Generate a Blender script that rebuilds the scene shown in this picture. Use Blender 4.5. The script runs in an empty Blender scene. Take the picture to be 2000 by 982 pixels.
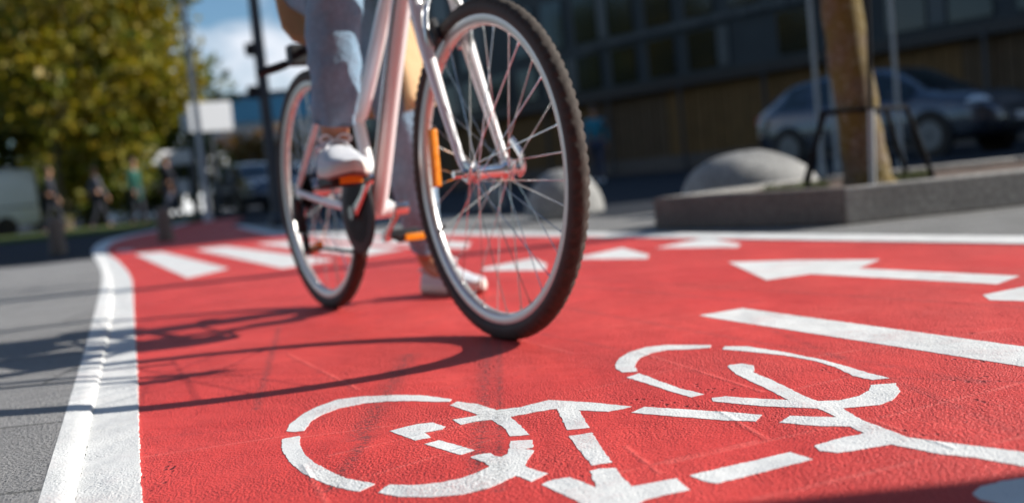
import bpy, bmesh, math, random
import numpy as np
from mathutils import Vector, Matrix, geometry, noise
R = math.radians
rnd = random.Random(7)
S = bpy.context.scene
COL = S.collection

# ------------------------------------------------------------ camera, sky, sun, exposure
FPX, CH = 2050.0, 0.335
SL, Y0 = 0.0978, 442.6
roll = math.atan(SL); pitch = math.atan((491 - (Y0 - SL * 1000)) * math.cos(roll) / FPX)
fw = Vector((0, math.cos(pitch), -math.sin(pitch))); r0 = Vector((1, 0, 0)); u0 = r0.cross(fw)
rt = math.cos(roll) * r0 - math.sin(roll) * u0; up = math.cos(roll) * u0 + math.sin(roll) * r0
cd = bpy.data.cameras.new('camera'); cam = bpy.data.objects.new('camera', cd); COL.objects.link(cam)
M = Matrix((rt, up, -fw)).transposed().to_4x4(); M.translation = Vector((0, 0, CH)); cam.matrix_world = M
cd.sensor_width = 36; cd.lens = FPX / 2000 * 36; cd.clip_start = 0.02; cd.clip_end = 2000
cd.dof.use_dof = True; cd.dof.focus_distance = 1.42; cd.dof.aperture_fstop = 2.5
S.camera = cam
AZ, EL = 0.14, R(28.0)          # sun: to the right of the picture, a little beyond
w = bpy.data.worlds.new('World'); S.world = w; w.use_nodes = True
nt = w.node_tree; nt.nodes.clear()
out = nt.nodes.new('ShaderNodeOutputWorld'); bg = nt.nodes.new('ShaderNodeBackground')
sky = nt.nodes.new('ShaderNodeTexSky'); sky.sky_type = 'NISHITA'; sky.sun_disc = False
sky.sun_elevation = EL; sky.sun_rotation = math.pi / 2 - AZ; sky.dust_density = 0.6; sky.ozone_density = 2.0
tc = nt.nodes.new('ShaderNodeTexCoord'); mp = nt.nodes.new('ShaderNodeMapping'); mp.inputs['Scale'].default_value = (1, 1, 2.6)
mp.inputs['Location'].default_value = (0.35, 0.0, 0.25)
nz = nt.nodes.new('ShaderNodeTexNoise'); nz.inputs['Scale'].default_value = 4.2; nz.inputs['Detail'].default_value = 6; nz.inputs['Roughness'].default_value = .55
cr = nt.nodes.new('ShaderNodeValToRGB'); cr.color_ramp.elements[0].position = .465; cr.color_ramp.elements[1].position = .60
mx = nt.nodes.new('ShaderNodeMixRGB'); mx.inputs['Color2'].default_value = (8.6, 9.2, 10.2, 1)
L = nt.links.new
L(tc.outputs['Generated'], mp.inputs['Vector']); L(mp.outputs[0], nz.inputs['Vector']); L(nz.outputs['Fac'], cr.inputs['Fac'])
sx_ = nt.nodes.new('ShaderNodeSeparateXYZ'); L(tc.outputs['Generated'], sx_.inputs[0])
cz = nt.nodes.new('ShaderNodeMapRange'); cz.inputs['From Min'].default_value = .62; cz.inputs['From Max'].default_value = .30; L(sx_.outputs['Z'], cz.inputs['Value'])
cm = nt.nodes.new('ShaderNodeMath'); cm.operation = 'MULTIPLY'; L(cr.outputs['Color'], cm.inputs[0]); L(cz.outputs[0], cm.inputs[1]); L(cm.outputs[0], mx.inputs['Fac']); tn = nt.nodes.new('ShaderNodeMixRGB'); tn.blend_type = 'MULTIPLY'; tn.inputs['Fac'].default_value = 1; tn.inputs['Color2'].default_value = (.86, 1.08, 1.22, 1); L(sky.outputs[0], tn.inputs['Color1']); L(tn.outputs[0], mx.inputs['Color1']); L(mx.outputs[0], bg.inputs['Color']); L(bg.outputs[0], out.inputs[0])
bg.inputs['Strength'].default_value = 0.070
sd = bpy.data.lights.new('sun', 'SUN'); sun = bpy.data.objects.new('sun', sd); COL.objects.link(sun)
sd.energy = 5.0; sd.angle = R(.55); sd.color = (1, .955, .89)
sun.rotation_euler = Vector((math.cos(EL) * math.cos(AZ), math.cos(EL) * math.sin(AZ), math.sin(EL))).to_track_quat('Z', 'Y').to_euler()
S.view_settings.view_transform = 'Standard'; S.view_settings.look = 'None'; S.view_settings.gamma = 1
S.view_settings.use_curve_mapping = False; S.view_settings.exposure = 0.48
S.cycles.max_bounces = 6

def G(px, py, z=0.0):            # where the sight line through a point of the photograph meets height z
    d = fw + rt * ((px - 1000) / FPX) - up * ((py - 491) / FPX)
    t = (z - CH) / d.z
    return Vector((0, 0, CH)) + d * t

# ------------------------------------------------------------ materials
class N:
    def __init__(s, name):
        s.m = bpy.data.materials.new(name); s.m.use_nodes = True; s.t = s.m.node_tree
        s.b = s.t.nodes['Principled BSDF']; s.tc = None
    def n(s, typ, **kw):
        k = s.t.nodes.new(typ)
        for a, v in kw.items(): setattr(k, a, v)
        return k
    def L(s, a, b): s.t.links.new(a, b)
    def co(s, scale=(1, 1, 1), rot=0, loc=(0, 0, 0)):
        if s.tc is None: s.tc = s.n('ShaderNodeTexCoord')
        m = s.n('ShaderNodeMapping'); m.inputs['Scale'].default_value = scale; m.inputs['Rotation'].default_value = (0, 0, rot); m.inputs['Location'].default_value = loc
        s.L(s.tc.outputs['Object'], m.inputs['Vector']); return m.outputs[0]
    def noise(s, scale, detail=3, rough=.5, vec=None):
        k = s.n('ShaderNodeTexNoise'); k.inputs['Scale'].default_value = scale; k.inputs['Detail'].default_value = detail; k.inputs['Roughness'].default_value = rough
        s.L(vec if vec is not None else s.co(), k.inputs['Vector']); return k.outputs['Fac']
    def vor(s, scale, vec=None):
        k = s.n('ShaderNodeTexVoronoi'); k.inputs['Scale'].default_value = scale
        s.L(vec if vec is not None else s.co(), k.inputs['Vector']); return k.outputs['Distance']
    def ramp(s, v, a, b, c0=(0, 0, 0, 1), c1=(1, 1, 1, 1)):
        k = s.n('ShaderNodeValToRGB'); k.color_ramp.elements[0].position = a; k.color_ramp.elements[1].position = b
        k.color_ramp.elements[0].color = c0; k.color_ramp.elements[1].color = c1; s.L(v, k.inputs['Fac']); return k.outputs['Color']
    def mix(s, f, a, b, mode='MIX'):
        k = s.n('ShaderNodeMixRGB'); k.blend_type = mode
        for sock, v in (('Fac', f), ('Color1', a), ('Color2', b)):
            if isinstance(v, (int, float)): k.inputs[sock].default_value = v
            elif isinstance(v, tuple): k.inputs[sock].default_value = (*v[:3], 1)
            else: s.L(v, k.inputs[sock])
        return k.outputs[0]
    def math(s, op, a, b=0.0, c=None):
        k = s.n('ShaderNodeMath'); k.operation = op
        for i, v in enumerate((a, b, c)):
            if v is None: continue
            if isinstance(v, (int, float)): k.inputs[i].default_value = v
            else: s.L(v, k.inputs[i])
        return k.outputs[0]
    def bump(s, h, strength, dist, prev=None):
        k = s.n('ShaderNodeBump'); k.inputs['Strength'].default_value = strength; k.inputs['Distance'].default_value = dist
        s.L(h, k.inputs['Height'])
        if prev is not None: s.L(prev, k.inputs['Normal'])
        return k.outputs[0]
    def streak(s, a, b, wid):    # 1 near the segment a-b on the ground, falling to 0
        if s.tc is None: s.tc = s.n('ShaderNodeTexCoord')
        x = s.n('ShaderNodeSeparateXYZ'); s.L(s.tc.outputs['Object'], x.inputs[0])
        dx, dy = b[0] - a[0], b[1] - a[1]; l = math.hypot(dx, dy); dx /= l; dy /= l
        px = s.math('SUBTRACT', x.outputs[0], a[0]); py = s.math('SUBTRACT', x.outputs[1], a[1])
        along = s.math('ADD', s.math('MULTIPLY', px, dx), s.math('MULTIPLY', py, dy))
        perp = s.math('ABSOLUTE', s.math('SUBTRACT', s.math('MULTIPLY', px, dy), s.math('MULTIPLY', py, dx)))
        m = s.math('SUBTRACT', 1.0, s.math('DIVIDE', perp, wid)); k = s.n('ShaderNodeClamp'); s.L(m, k.inputs[0])
        i1 = s.math('GREATER_THAN', along, 0.0); i2 = s.math('LESS_THAN', along, l)
        return s.math('MULTIPLY', k.outputs[0], s.math('MULTIPLY', i1, i2))

def mat(name, c, rough=.6, metal=0.0, var=.12, vs=14, bs=0, bd=.002, bst=.5, coat=0, spec=.5, sheen=0):
    k = N(name)
    f = k.noise(vs, 4)
    c1 = tuple(max(0, x * (1 - var)) for x in c); c2 = tuple(min(1, x * (1 + var)) for x in c)
    k.L(k.mix(f, c1, c2), k.b.inputs['Base Color'])
    k.b.inputs['Roughness'].default_value = rough; k.b.inputs['Metallic'].default_value = metal
    k.b.inputs['Specular IOR Level'].default_value = spec
    if coat: k.b.inputs['Coat Weight'].default_value = coat; k.b.inputs['Coat Roughness'].default_value = .08
    if sheen: k.b.inputs['Sheen Weight'].default_value = sheen
    if bs: k.L(k.bump(k.noise(bs, 3), bst, bd), k.b.inputs['Normal'])
    return k.m

PR = R(23)                        # paving grid direction
STREAKS = [((G(700, 860)[0:2]), (G(800, 690)[0:2]), .03), (G(640, 960)[0:2], G(720, 850)[0:2], .016), (G(930, 960)[0:2], G(955, 640)[0:2], .022), (G(975, 960)[0:2], G(975, 640)[0:2], .010), (G(500, 800)[0:2], G(545, 640)[0:2], .012)]
SCUFFS = [(G(a, b_)[0:2], G(c, d)[0:2], w_) for a, b_, c, d, w_ in ((1080, 540, 2000, 600, .02), (1100, 600, 1990, 760, .018), (1640, 735, 2000, 745, .012), (700, 520, 1480, 590, .03), (300, 720, 1000, 600, .015), (1500, 640, 2000, 850, .014), (900, 620, 1300, 700, .012))]
_px = lambda L_: [(G(a, b_)[0:2], G(c, d)[0:2], w_) for a, b_, c, d, w_ in L_]
SEAMS = _px([(275, 893, 600, 845, .007), (560, 858, 1000, 800, .006), (640, 890, 950, 820, .006), (700, 935, 960, 858, .005), (1150, 935, 1480, 860, .007), (1300, 905, 1670, 822, .006), (1470, 975, 2000, 850, .008), (1700, 820, 2000, 745, .007), (1540, 762, 1705, 726, .006), (1130, 765, 1340, 715, .005), (1250, 688, 1490, 765, .007), (1400, 800, 1500, 858, .006), (1690, 815, 1870, 878, .006), (560, 690, 700, 760, .006), (1000, 660, 1120, 690, .006), (300, 740, 560, 690, .006), (1330, 655, 1700, 600, .006), (1180, 640, 1500, 590, .006), (1560, 700, 1980, 640, .007), (500, 640, 900, 600, .008), (1220, 870, 1290, 925, .006), (590, 905, 640, 985, .006)])
PITS = _px([(1225, 778, 1345, 800, .035), (1290, 745, 1420, 765, .03), (1830, 745, 2000, 735, .03), (1590, 720, 1700, 735, .02), (1120, 925, 1170, 925, .015), (950, 868, 1010, 862, .012), (280, 960, 330, 900, .03), (1740, 840, 1830, 850, .012), (1850, 700, 1990, 712, .02), (880, 700, 960, 720, .02), (1900, 780, 1960, 790, .02), (990, 975, 1100, 960, .02), (1700, 640, 1950, 655, .014)])
def ground_relief(k, grain=1.0, clumps=False):
    seam = None
    for a, c, wd in SEAMS:
        q = k.streak(a, c, wd); seam = q if seam is None else k.math('MAXIMUM', seam, q)
    seam = k.math('MULTIPLY', seam, k.ramp(k.noise(14, 4, .7), .28, .55))
    if clumps:
        pit = None
        for a, c, wd in PITS:
            q = k.streak(a, c, wd); pit = q if pit is None else k.math('MAXIMUM', pit, q)
        pit = k.math('MULTIPLY', k.ramp(pit, .05, .6), k.ramp(k.vor(80, k.co(scale=(1, .7, 1))), .16, .30, (1, 1, 1, 1), (0, 0, 0, 1)))
    zone = k.ramp(k.noise(3.2, 3), .38, .62)
    amp = k.math('ADD', k.math('MULTIPLY', zone, .75), .30)
    h = k.math('ADD', k.math('MULTIPLY', k.noise(300, 2, .6), .0042 * grain), k.math('MULTIPLY', k.noise(150, 2, .6), .0048 * grain))
    h = k.math('MULTIPLY', h, amp)
    h = k.math('ADD', h, k.math('MULTIPLY', k.noise(6, 3, .5), .014))
    h = k.math('ADD', h, k.math('MULTIPLY', seam, .0013))
    h = k.math('SUBTRACT', h, k.math('MULTIPLY', k.ramp(k.vor(55), .0, .13, (1, 1, 1, 1), (0, 0, 0, 1)), k.math('MULTIPLY', zone, .0022)))
    if clumps: h = k.math('SUBTRACT', h, k.math('MULTIPLY', pit, .004))
    b = k.bump(h, 1.0, 1.0)
    return b, seam, (pit if clumps else zone)

def red_paint():
    k = N('red_road_paint')
    b, seam, pit = ground_relief(k, .8, True)
    col = k.mix(k.ramp(k.noise(2.6, 5, .6), .35, .68), (.67, .048, .040), (.76, .074, .060))
    col = k.mix(k.math('MULTIPLY', k.ramp(k.noise(38, 5, .7), .52, .75), .35), col, (.45, .022, .026))
    col = k.mix(k.math('MULTIPLY', k.ramp(k.noise(280, 3, .7), .52, .66), .5), col, (.30, .018, .02))
    col = k.mix(k.math('MULTIPLY', seam, .55), col, (.86, .17, .14))
    col = k.mix(k.math('MULTIPLY', pit, .7), col, (.16, .014, .016))
    col = k.mix(k.math('MULTIPLY', k.ramp(k.vor(210), .05, .20, (1, 1, 1, 1), (0, 0, 0, 1)), .45), col, (.26, .016, .018))
    # chips through to the dark asphalt
    chips = k.math('MULTIPLY', k.ramp(k.vor(60), .02, .16, (1, 1, 1, 1), (0, 0, 0, 1)), k.ramp(k.noise(4.2, 4, .7), .53, .60))
    col = k.mix(k.math('MULTIPLY', chips, .85), col, (.06, .015, .015))
    col = k.mix(k.math('MULTIPLY', k.ramp(k.noise(.9, 4, .6), .45, .70), .28), col, (.50, .030, .034))
    col = k.mix(k.math('MULTIPLY', k.ramp(k.noise(420, 2, .6), .63, .70), .45), col, (.86, .30, .27))
    for a, c, wd in STREAKS:
        s = k.math('MULTIPLY', k.streak(a, c, wd), k.ramp(k.noise(110, 5, .85), .45, .58))
        col = k.mix(k.math('MULTIPLY', s, .9), col, (.07, .045, .045))
    for a, c, wd in SCUFFS:
        s = k.math('MULTIPLY', k.streak(a, c, wd), k.ramp(k.noise(30, 5, .8), .36, .62))
        col = k.mix(k.math('MULTIPLY', s, .34), col, (.12, .04, .045))
    # grazing wheel scuffs crossing the far lane
    sc = k.noise(1, 4, .6, k.co(scale=(1.2, 26, 1), rot=-R(160)))
    col = k.mix(k.math('MULTIPLY', k.ramp(sc, .62, .74), .16), col, (.25, .04, .04))
    k.L(col, k.b.inputs['Base Color']); k.b.inputs['Roughness'].default_value = .62; k.b.inputs['Specular IOR Level'].default_value = .42
    k.L(b, k.b.inputs['Normal']); return k.m
def white_paint(name='white_road_paint', tone=.80, wear=.55):
    k = N(name)
    b, seam, zone = ground_relief(k, .30)
    col = k.mix(k.noise(16, 5, .6), (tone * .90, tone * .91, tone * .88), (tone, tone * 1.0, tone * .985))
    col = k.mix(k.math('MULTIPLY', k.ramp(k.noise(260, 3, .7), .62, .74), .22), col, (.42, .41, .38))
    worn = k.math('MULTIPLY', k.ramp(k.noise(300, 3, .75), .50, .58), k.ramp(k.noise(6, 4, .6), .52, .64))
    col = k.mix(k.math('MULTIPLY', worn, wear), col, (.45, .07, .07))
    for a, c, wd in STREAKS:
        s = k.math('MULTIPLY', k.streak(a, c, wd * 1.3), k.ramp(k.noise(150, 4, .75), .46, .64))
        col = k.mix(k.math('MULTIPLY', s, .7), col, (.16, .15, .14))
    col = k.mix(k.math('MULTIPLY', k.ramp(k.noise(2.3, 5, .65), .40, .72), .30), col, (.46, .45, .43))
    k.L(col, k.b.inputs['Base Color']); k.b.inputs['Roughness'].default_value = .8; k.b.inputs['Specular IOR Level'].default_value = .3
    k.L(b, k.b.inputs['Normal']); return k.m
def paving(name, c, bw=.40, rh=.20, joint=(.05, .05, .05), grain=260, rot=PR):
    k = N(name)
    brick = k.n('ShaderNodeTexBrick'); brick.offset = .5
    for a, v in (('Scale', 1.0), ('Mortar Size', .006), ('Mortar Smooth', .3), ('Brick Width', bw), ('Row Height', rh), ('Bias', 0)): brick.inputs[a].default_value = v
    brick.inputs['Color1'].default_value = (*[x * .88 for x in c], 1); brick.inputs['Color2'].default_value = (*[x * 1.12 for x in c], 1); brick.inputs['Mortar'].default_value = (*joint, 1)
    k.L(k.co(rot=-rot), brick.inputs['Vector'])
    col = k.mix(k.math('MULTIPLY', k.ramp(k.noise(grain, 3, .7), .5, .7), .5), brick.outputs['Color'], tuple(x * 1.9 for x in c))
    col = k.mix(k.math('MULTIPLY', k.ramp(k.noise(grain * .6, 3, .7), .52, .68), .5), col, tuple(x * .4 for x in c))
    col = k.mix(k.math('MULTIPLY', k.noise(1.7, 5, .6), .35), col, tuple(x * .7 for x in c))
    k.L(col, k.b.inputs['Base Color']); k.b.inputs['Roughness'].default_value = .85; k.b.inputs['Specular IOR Level'].default_value = .25
    b = k.bump(brick.outputs['Fac'], -.8, .006); b = k.bump(k.noise(grain, 3, .7), 1.0, .006, b); b = k.bump(k.ramp(k.vor(90), .05, .3), .6, .003, b); b = k.bump(k.noise(7, 4), .4, .02, b)
    k.L(b, k.b.inputs['Normal']); return k.m
def stone(name, c, sc=90, d=.006):
    k = N(name)
    col = k.mix(k.ramp(k.noise(sc, 4, .7), .35, .7), tuple(x * .62 for x in c), tuple(min(1, x * 1.35) for x in c))
    col = k.mix(k.math('MULTIPLY', k.ramp(k.noise(4, 4), .45, .7), .4), col, tuple(x * .5 for x in c))
    k.L(col, k.b.inputs['Base Color']); k.b.inputs['Roughness'].default_value = .85
    k.L(k.bump(k.noise(sc * .7, 4, .7), .7, d), k.b.inputs['Normal']); return k.m
def leafmat(name, ca, cb, cc):
    k = N(name)
    oi = k.noise(.9, 3)
    col = k.mix(k.ramp(oi, .35, .62), ca, cb); col = k.mix(k.ramp(k.noise(5.5, 2), .5, .7), col, cc)
    k.L(col, k.b.inputs['Base Color']); k.b.inputs['Roughness'].default_value = .55
    tr = k.n('ShaderNodeBsdfTranslucent'); k.L(col, tr.inputs['Color'])
    ms = k.n('ShaderNodeMixShader'); ms.inputs[0].default_value = .4
    k.L(k.b.outputs[0], ms.inputs[1]); k.L(tr.outputs[0], ms.inputs[2]); k.L(ms.outputs[0], k.t.nodes['Material Output'].inputs['Surface'])
    return k.m
def bark(name, c, moss, lichen):
    k = N(name)
    v = k.co(scale=(1, 1, .35))
    col = k.mix(k.ramp(k.noise(60, 5, .7, v), .35, .65), tuple(x * .6 for x in c), c)
    col = k.mix(k.math('MULTIPLY', k.ramp(k.noise(6, 3, .5), .42, .56), .8), col, moss)
    col = k.mix(k.math('MULTIPLY', k.ramp(k.noise(33, 4, .6), .55, .68), .5), col, lichen)
    k.L(col, k.b.inputs['Base Color']); k.b.inputs['Roughness'].default_value = .9
    k.L(k.bump(k.noise(55, 5, .7, v), .9, .012), k.b.inputs['Normal']); return k.m
def denim(name, c):
    k = N(name)
    col = k.mix(k.noise(9, 5, .6), tuple(x * .62 for x in c), tuple(x * 1.3 for x in c))
    col = k.mix(k.math('MULTIPLY', k.ramp(k.noise(70, 4, .8), .45, .62), .3), col, tuple(min(1, x * 1.7) for x in c))
    wv = k.n('ShaderNodeTexWave'); wv.inputs['Scale'].default_value = 260; wv.inputs['Distortion'].default_value = 1.5; k.L(k.co(rot=.7), wv.inputs['Vector'])
    col = k.mix(k.math('MULTIPLY', wv.outputs['Fac'], .18), col, tuple(min(1, x * 1.6) for x in c))
    k.L(col, k.b.inputs['Base Color']); k.b.inputs['Roughness'].default_value = .9; k.b.inputs['Sheen Weight'].default_value = .2
    k.L(k.bump(k.noise(26, 4, .6), .7, .014, k.bump(wv.outputs['Fac'], .2, .001)), k.b.inputs['Normal']); return k.m
def emit(name, c, s):
    k = N(name); k.b.inputs['Base Color'].default_value = (*c, 1); k.b.inputs['Emission Color'].default_value = (*c, 1); k.b.inputs['Emission Strength'].default_value = s; return k.m

m_red = red_paint(); m_white = white_paint(); m_kerbwhite = white_paint('white_kerb_paint', .78, .25)
m_asphalt = mat('asphalt', (.034, .038, .046), .95, var=.35, vs=160, bs=220, bd=.004, spec=.12)
m_pave = paving('grey_pavers', (.30, .293, .286), .86, .43, (.10, .10, .095), 190, PR - .35)
m_walk = paving('pale_pavers', (.26, .255, .245), .3, .15, (.10, .10, .10), 150)
m_granite = stone('granite', (.36, .345, .32), 55, .010); m_granite_dark = stone('dark_granite', (.17, .14, .12), 55, .010)  # two granite tones, the darker on one kerb side and the plinth
m_concrete = stone('smooth_concrete', (.33, .325, .31), 40, .003)
m_bollard = stone('bollard_stone', (.24, .19, .155), 50)
m_soil = mat('soil', (.10, .062, .042), .95, var=.5, vs=40, bs=60, bd=.02)
m_grass = mat('grass_blades', (.12, .15, .04), .7, var=.4, vs=8)
m_lawn = mat('lawn', (.13, .17, .035), .9, var=.4, vs=3)
m_framew = mat('white_bicycle_enamel', (.86, .86, .85), .28, var=.02, coat=.8)
m_chrome = mat('polished_metal', (.82, .82, .82), .14, 1.0, var=.05)
m_cardisc = mat('car_wheel_disc', (.16, .16, .17), .4, .5)
m_alloy = mat('brushed_alloy', (.72, .72, .72), .30, 1.0, var=.08, vs=60)
m_rim = mat('machined_alloy_rim', (.60, .59, .57), .36, .7, var=.07, vs=80)
m_black = mat('black_plastic', (.014, .014, .016), .62, var=.1)
m_blackmetal = mat('black_steel', (.014, .014, .016), .85, 0, var=.1, spec=.15)
m_rubber = mat('tyre_rubber', (.050, .039, .031), .85, var=.55, vs=70, bs=300, bd=.001)
m_side = mat('tyre_sidewall', (.040, .030, .025), .7, var=.3, vs=30)
k = N('orange_reflector'); k.b.inputs['Base Color'].default_value = (1, .32, .0, 1); k.b.inputs['Roughness'].default_value = .3
k.L(k.bump(k.vor(420), .5, .002), k.b.inputs['Normal']); m_orange = k.m
k = N('red_lens'); k.b.inputs['Base Color'].default_value = (.5, .01, .01, 1); k.b.inputs['Roughness'].default_value = .2; m_redlens = k.m
m_jeans = denim('light_denim', (.175, .285, .39)); m_jeans2 = denim('dark_denim', (.05, .06, .10))
m_skin = mat('skin', (.50, .25, .15), .5, var=.06, vs=10); m_skin.node_tree.nodes['Principled BSDF'].inputs['Subsurface Weight'].default_value = .08
m_hair = mat('brown_hair', (.10, .055, .03), .5, var=.3, vs=60, bs=120)
m_coat = mat('tan_coat_cloth', (.56, .36, .18), .85, var=.10, vs=20, bs=14, bd=.02, bst=.4, sheen=.2)
m_canvas = mat('white_canvas', (.62, .64, .68), .85, var=.14, vs=30, bs=90, bd=.0006)
m_lace = mat('white_lace', (.86, .86, .88), .8, var=.04, bs=400, bd=.0006)
m_sole = mat('rubber_sole', (.72, .68, .62), .6, var=.08, vs=30); m_outsole = mat('dark_outsole', (.22, .10, .08), .7)
m_saddle = mat('saddle_vinyl', (.02, .02, .03), .45)
m_galv = mat('galvanised_steel', (.44, .46, .47), .5, .35, var=.15, vs=9)
m_polelight = mat('pale_painted_steel', (.55, .56, .56), .45, .1, var=.1)
m_poledark = mat('dark_grey_painted_steel', (.055, .062, .075), .5, .1, var=.15)
m_barkw = bark('linden_bark', (.22, .15, .09), (.17, .115, .015), (.46, .43, .36)); m_bark = bark('brown_bark', (.13, .09, .06), (.10, .10, .03), (.25, .22, .18))
m_leafA = leafmat('yellowing_leaves', (.07, .12, .010), (.27, .22, .010), (.46, .29, .012)); m_leafB = leafmat('green_leaves', (.055, .115, .012), (.15, .165, .015), (.24, .18, .015)); m_leafC = leafmat('brown_leaves', (.13, .12, .02), (.22, .11, .02), (.26, .09, .03))
m_panel = mat('slate_panels', (.042, .052, .058), .7, var=.25, vs=.9); m_panel2 = mat('pale_slate_panels', (.085, .10, .105), .5, var=.2, vs=.9)
m_fascia = mat('black_fascia', (.025, .02, .02), .5)
m_ochre = mat('ochre_boards', (.20, .105, .030), .75, var=.3, vs=2.2); m_ochre2 = mat('brown_render', (.13, .08, .04), .8, var=.3, vs=3)
k = N('dark_glass'); k.b.inputs['Base Color'].default_value = (.010, .017, .018, 1); k.b.inputs['Roughness'].default_value = .12; k.L(k.bump(k.noise(.8, 2), .1, .05), k.b.inputs['Normal']); m_glass = k.m
m_carpaint = mat('dark_blue_grey_car_paint', (.060, .070, .095), .26, .45, var=.05, coat=1.0)
m_carpaint2 = mat('deep_blue_car_paint', (.01, .035, .11), .25, .4, var=.05, coat=1.0)
k = N('car_window_glass'); k.b.inputs['Base Color'].default_value = (.012, .018, .02, 1); k.b.inputs['Roughness'].default_value = .05; k.b.inputs['Coat Weight'].default_value = .5; m_carglass = k.m
m_lamp = mat('headlamp_glass', (.85, .9, .95), .2, .1, var=.1, vs=30)
m_vanpaint = mat('pale_grey_van_paint', (.86, .88, .92), .35, 0, var=.06, coat=.6)
m_plate = mat('number_plate', (.75, .77, .8), .4)
m_teal = mat('teal_jacket_cloth', (.03, .24, .33), .8); m_green = mat('bottle_green_coat_cloth', (.008, .085, .062), .85); m_dark = mat('dark_cloth', (.02, .022, .035), .85); m_greycl = mat('grey_cloth', (.11, .11, .14), .85)
m_signwhite = mat('white_enamel_sign', (.85, .86, .87), .5, var=.03); m_bluefac = mat('blue_glazed_cladding', (.045, .22, .36), .3, var=.15, vs=.6); m_greyfac = mat('grey_render', (.36, .37, .38), .7, var=.2, vs=.2); m_whitefac = mat('white_render', (.75, .76, .76), .7, var=.1, vs=.5)
m_nickelbox = mat('shadow_box_grey', (.25, .26, .26), .6)  # grey of the unseen box added to cast the corner shadow

# ------------------------------------------------------------ mesh helpers
class MB:
    def __init__(s): s.v = []; s.f = []; s.mi = []
    def add(s, vs, fs, mi=0):
        o = len(s.v); s.v += [tuple(q) for q in vs]; s.f += [tuple(i + o for i in q) for q in fs]; s.mi += [mi] * len(fs); return s
    def box(s, c, d, rot=None, mi=0, taper=1.0):
        hx, hy, hz = d[0] / 2, d[1] / 2, d[2] / 2; vs = []
        for z in (-1, 1):
            t = taper if z > 0 else 1
            for x, y in ((-1, -1), (1, -1), (1, 1), (-1, 1)):
                q = Vector((x * hx * t, y * hy * t, z * hz))
                if rot is not None: q = rot @ q
                vs.append(q + Vector(c))
        return s.add(vs, [(3, 2, 1, 0), (4, 5, 6, 7), (0, 1, 5, 4), (1, 2, 6, 5), (2, 3, 7, 6), (3, 0, 4, 7)], mi)
    def loft(s, rings, closed=True, caps=(True, True), mi=0):
        n = len(rings[0]); vs = [q for r in rings for q in r]; fs = []
        for i in range(len(rings) - 1):
            for j in range(n if closed else n - 1):
                a = i * n + j; b = i * n + (j + 1) % n; fs.append((a, b, b + n, a + n))
        if closed and caps[0]: fs.append(tuple(range(n - 1, -1, -1)))
        if closed and caps[1]: fs.append(tuple(range((len(rings) - 1) * n, len(rings) * n)))
        return s.add(vs, fs, mi)
    def tube(s, pts, rad, seg=10, caps=True, mi=0, sq=1.0, upv=None, wob=0, wsc=20, sqd=None, fold=0):
        pts = [Vector(p) for p in pts]; n = len(pts)
        if not hasattr(rad, '__len__'): rad = [rad] * n
        T = [(pts[min(i + 1, n - 1)] - pts[max(i - 1, 0)]).normalized() for i in range(n)]
        u = Vector(upv) if upv else (Vector((0, 0, 1)) if abs(T[0].z) < .9 else Vector((1, 0, 0)))
        rings = []
        for i in range(n):
            u = (u - T[i] * u.dot(T[i])).normalized(); v = T[i].cross(u); r = []
            for j in range(seg):
                a = 2 * math.pi * j / seg; rr = rad[i]
                rx, ry = (rr if not hasattr(rr, '__len__') else rr[0]), (rr * sq if not hasattr(rr, '__len__') else rr[1])
                q = pts[i] + u * math.cos(a) * rx + v * math.sin(a) * ry
                if sqd: e_ = q - pts[i]; q = q - sqd[0] * e_.dot(sqd[0]) * sqd[1]
                if fold: dd = (q - pts[i]).normalized(); q = q + dd * (.0055 * noise.noise(Vector((a * .9, q.z * 26 + a * 1.2, 5))) + .006 * noise.noise(Vector((math.cos(a) * 3, math.sin(a) * 3, q.z * 9))))
                if wob: q = q + (q - pts[i]).normalized() * wob * noise.noise(q * wsc)
                r.append(q)
            rings.append(r)
        return s.loft(rings, True, (caps, caps), mi)
    def lathe(s, prof, seg=24, c=(0, 0, 0), axis='Z', mi=0, caps=(True, True)):
        rings = []
        for r, h in prof:
            ring = []
            for j in range(seg):
                a = 2 * math.pi * j / seg; x, y = r * math.cos(a), r * math.sin(a)
                q = (x, y, h) if axis == 'Z' else ((x, h, y) if axis == 'Y' else (h, x, y))
                ring.append(Vector(q) + Vector(c))
            rings.append(ring)
        return s.loft(rings, True, caps, mi)
    def ball(s, c, r, seg=12, mi=0, rot=None):
        if not hasattr(r, '__len__'): r = (r, r, r)
        rings = []
        for i in range(1, seg // 2 + 1):
            t = math.pi * (i - .5) / (seg // 2) ; ring = []
            for j in range(seg):
                a = 2 * math.pi * j / seg
                q = Vector((r[0] * math.sin(t) * math.cos(a), r[1] * math.sin(t) * math.sin(a), -r[2] * math.cos(t)))
                if rot is not None: q = rot @ q
                ring.append(q + Vector(c))
            rings.append(ring)
        return s.loft(rings, True, (True, True), mi)
    def build(s, name, mats, parent=None, smooth=38, bevel=0, loc=None, recalc=True, label=None):
        me = bpy.data.meshes.new(name); me.from_pydata(s.v, [], s.f)
        if not isinstance(mats, (list, tuple)): mats = [mats]
        for m in mats: me.materials.append(m)
        me.polygons.foreach_set('material_index', s.mi)
        if recalc:
            bm = bmesh.new(); bm.from_mesh(me); bmesh.ops.recalc_face_normals(bm, faces=bm.faces); bm.to_mesh(me); bm.free()
        if smooth:
            me.shade_smooth(); me.set_sharp_from_angle(angle=R(smooth))
        o = bpy.data.objects.new(name, me); COL.objects.link(o)
        if parent: o.parent = parent
        if loc: o.location = loc
        if bevel:
            b = o.modifiers.new('bevel', 'BEVEL'); b.width = bevel; b.segments = 2; b.limit_method = 'ANGLE'; b.angle_limit = R(35)
        if label: o['label'] = label
        return o
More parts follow.
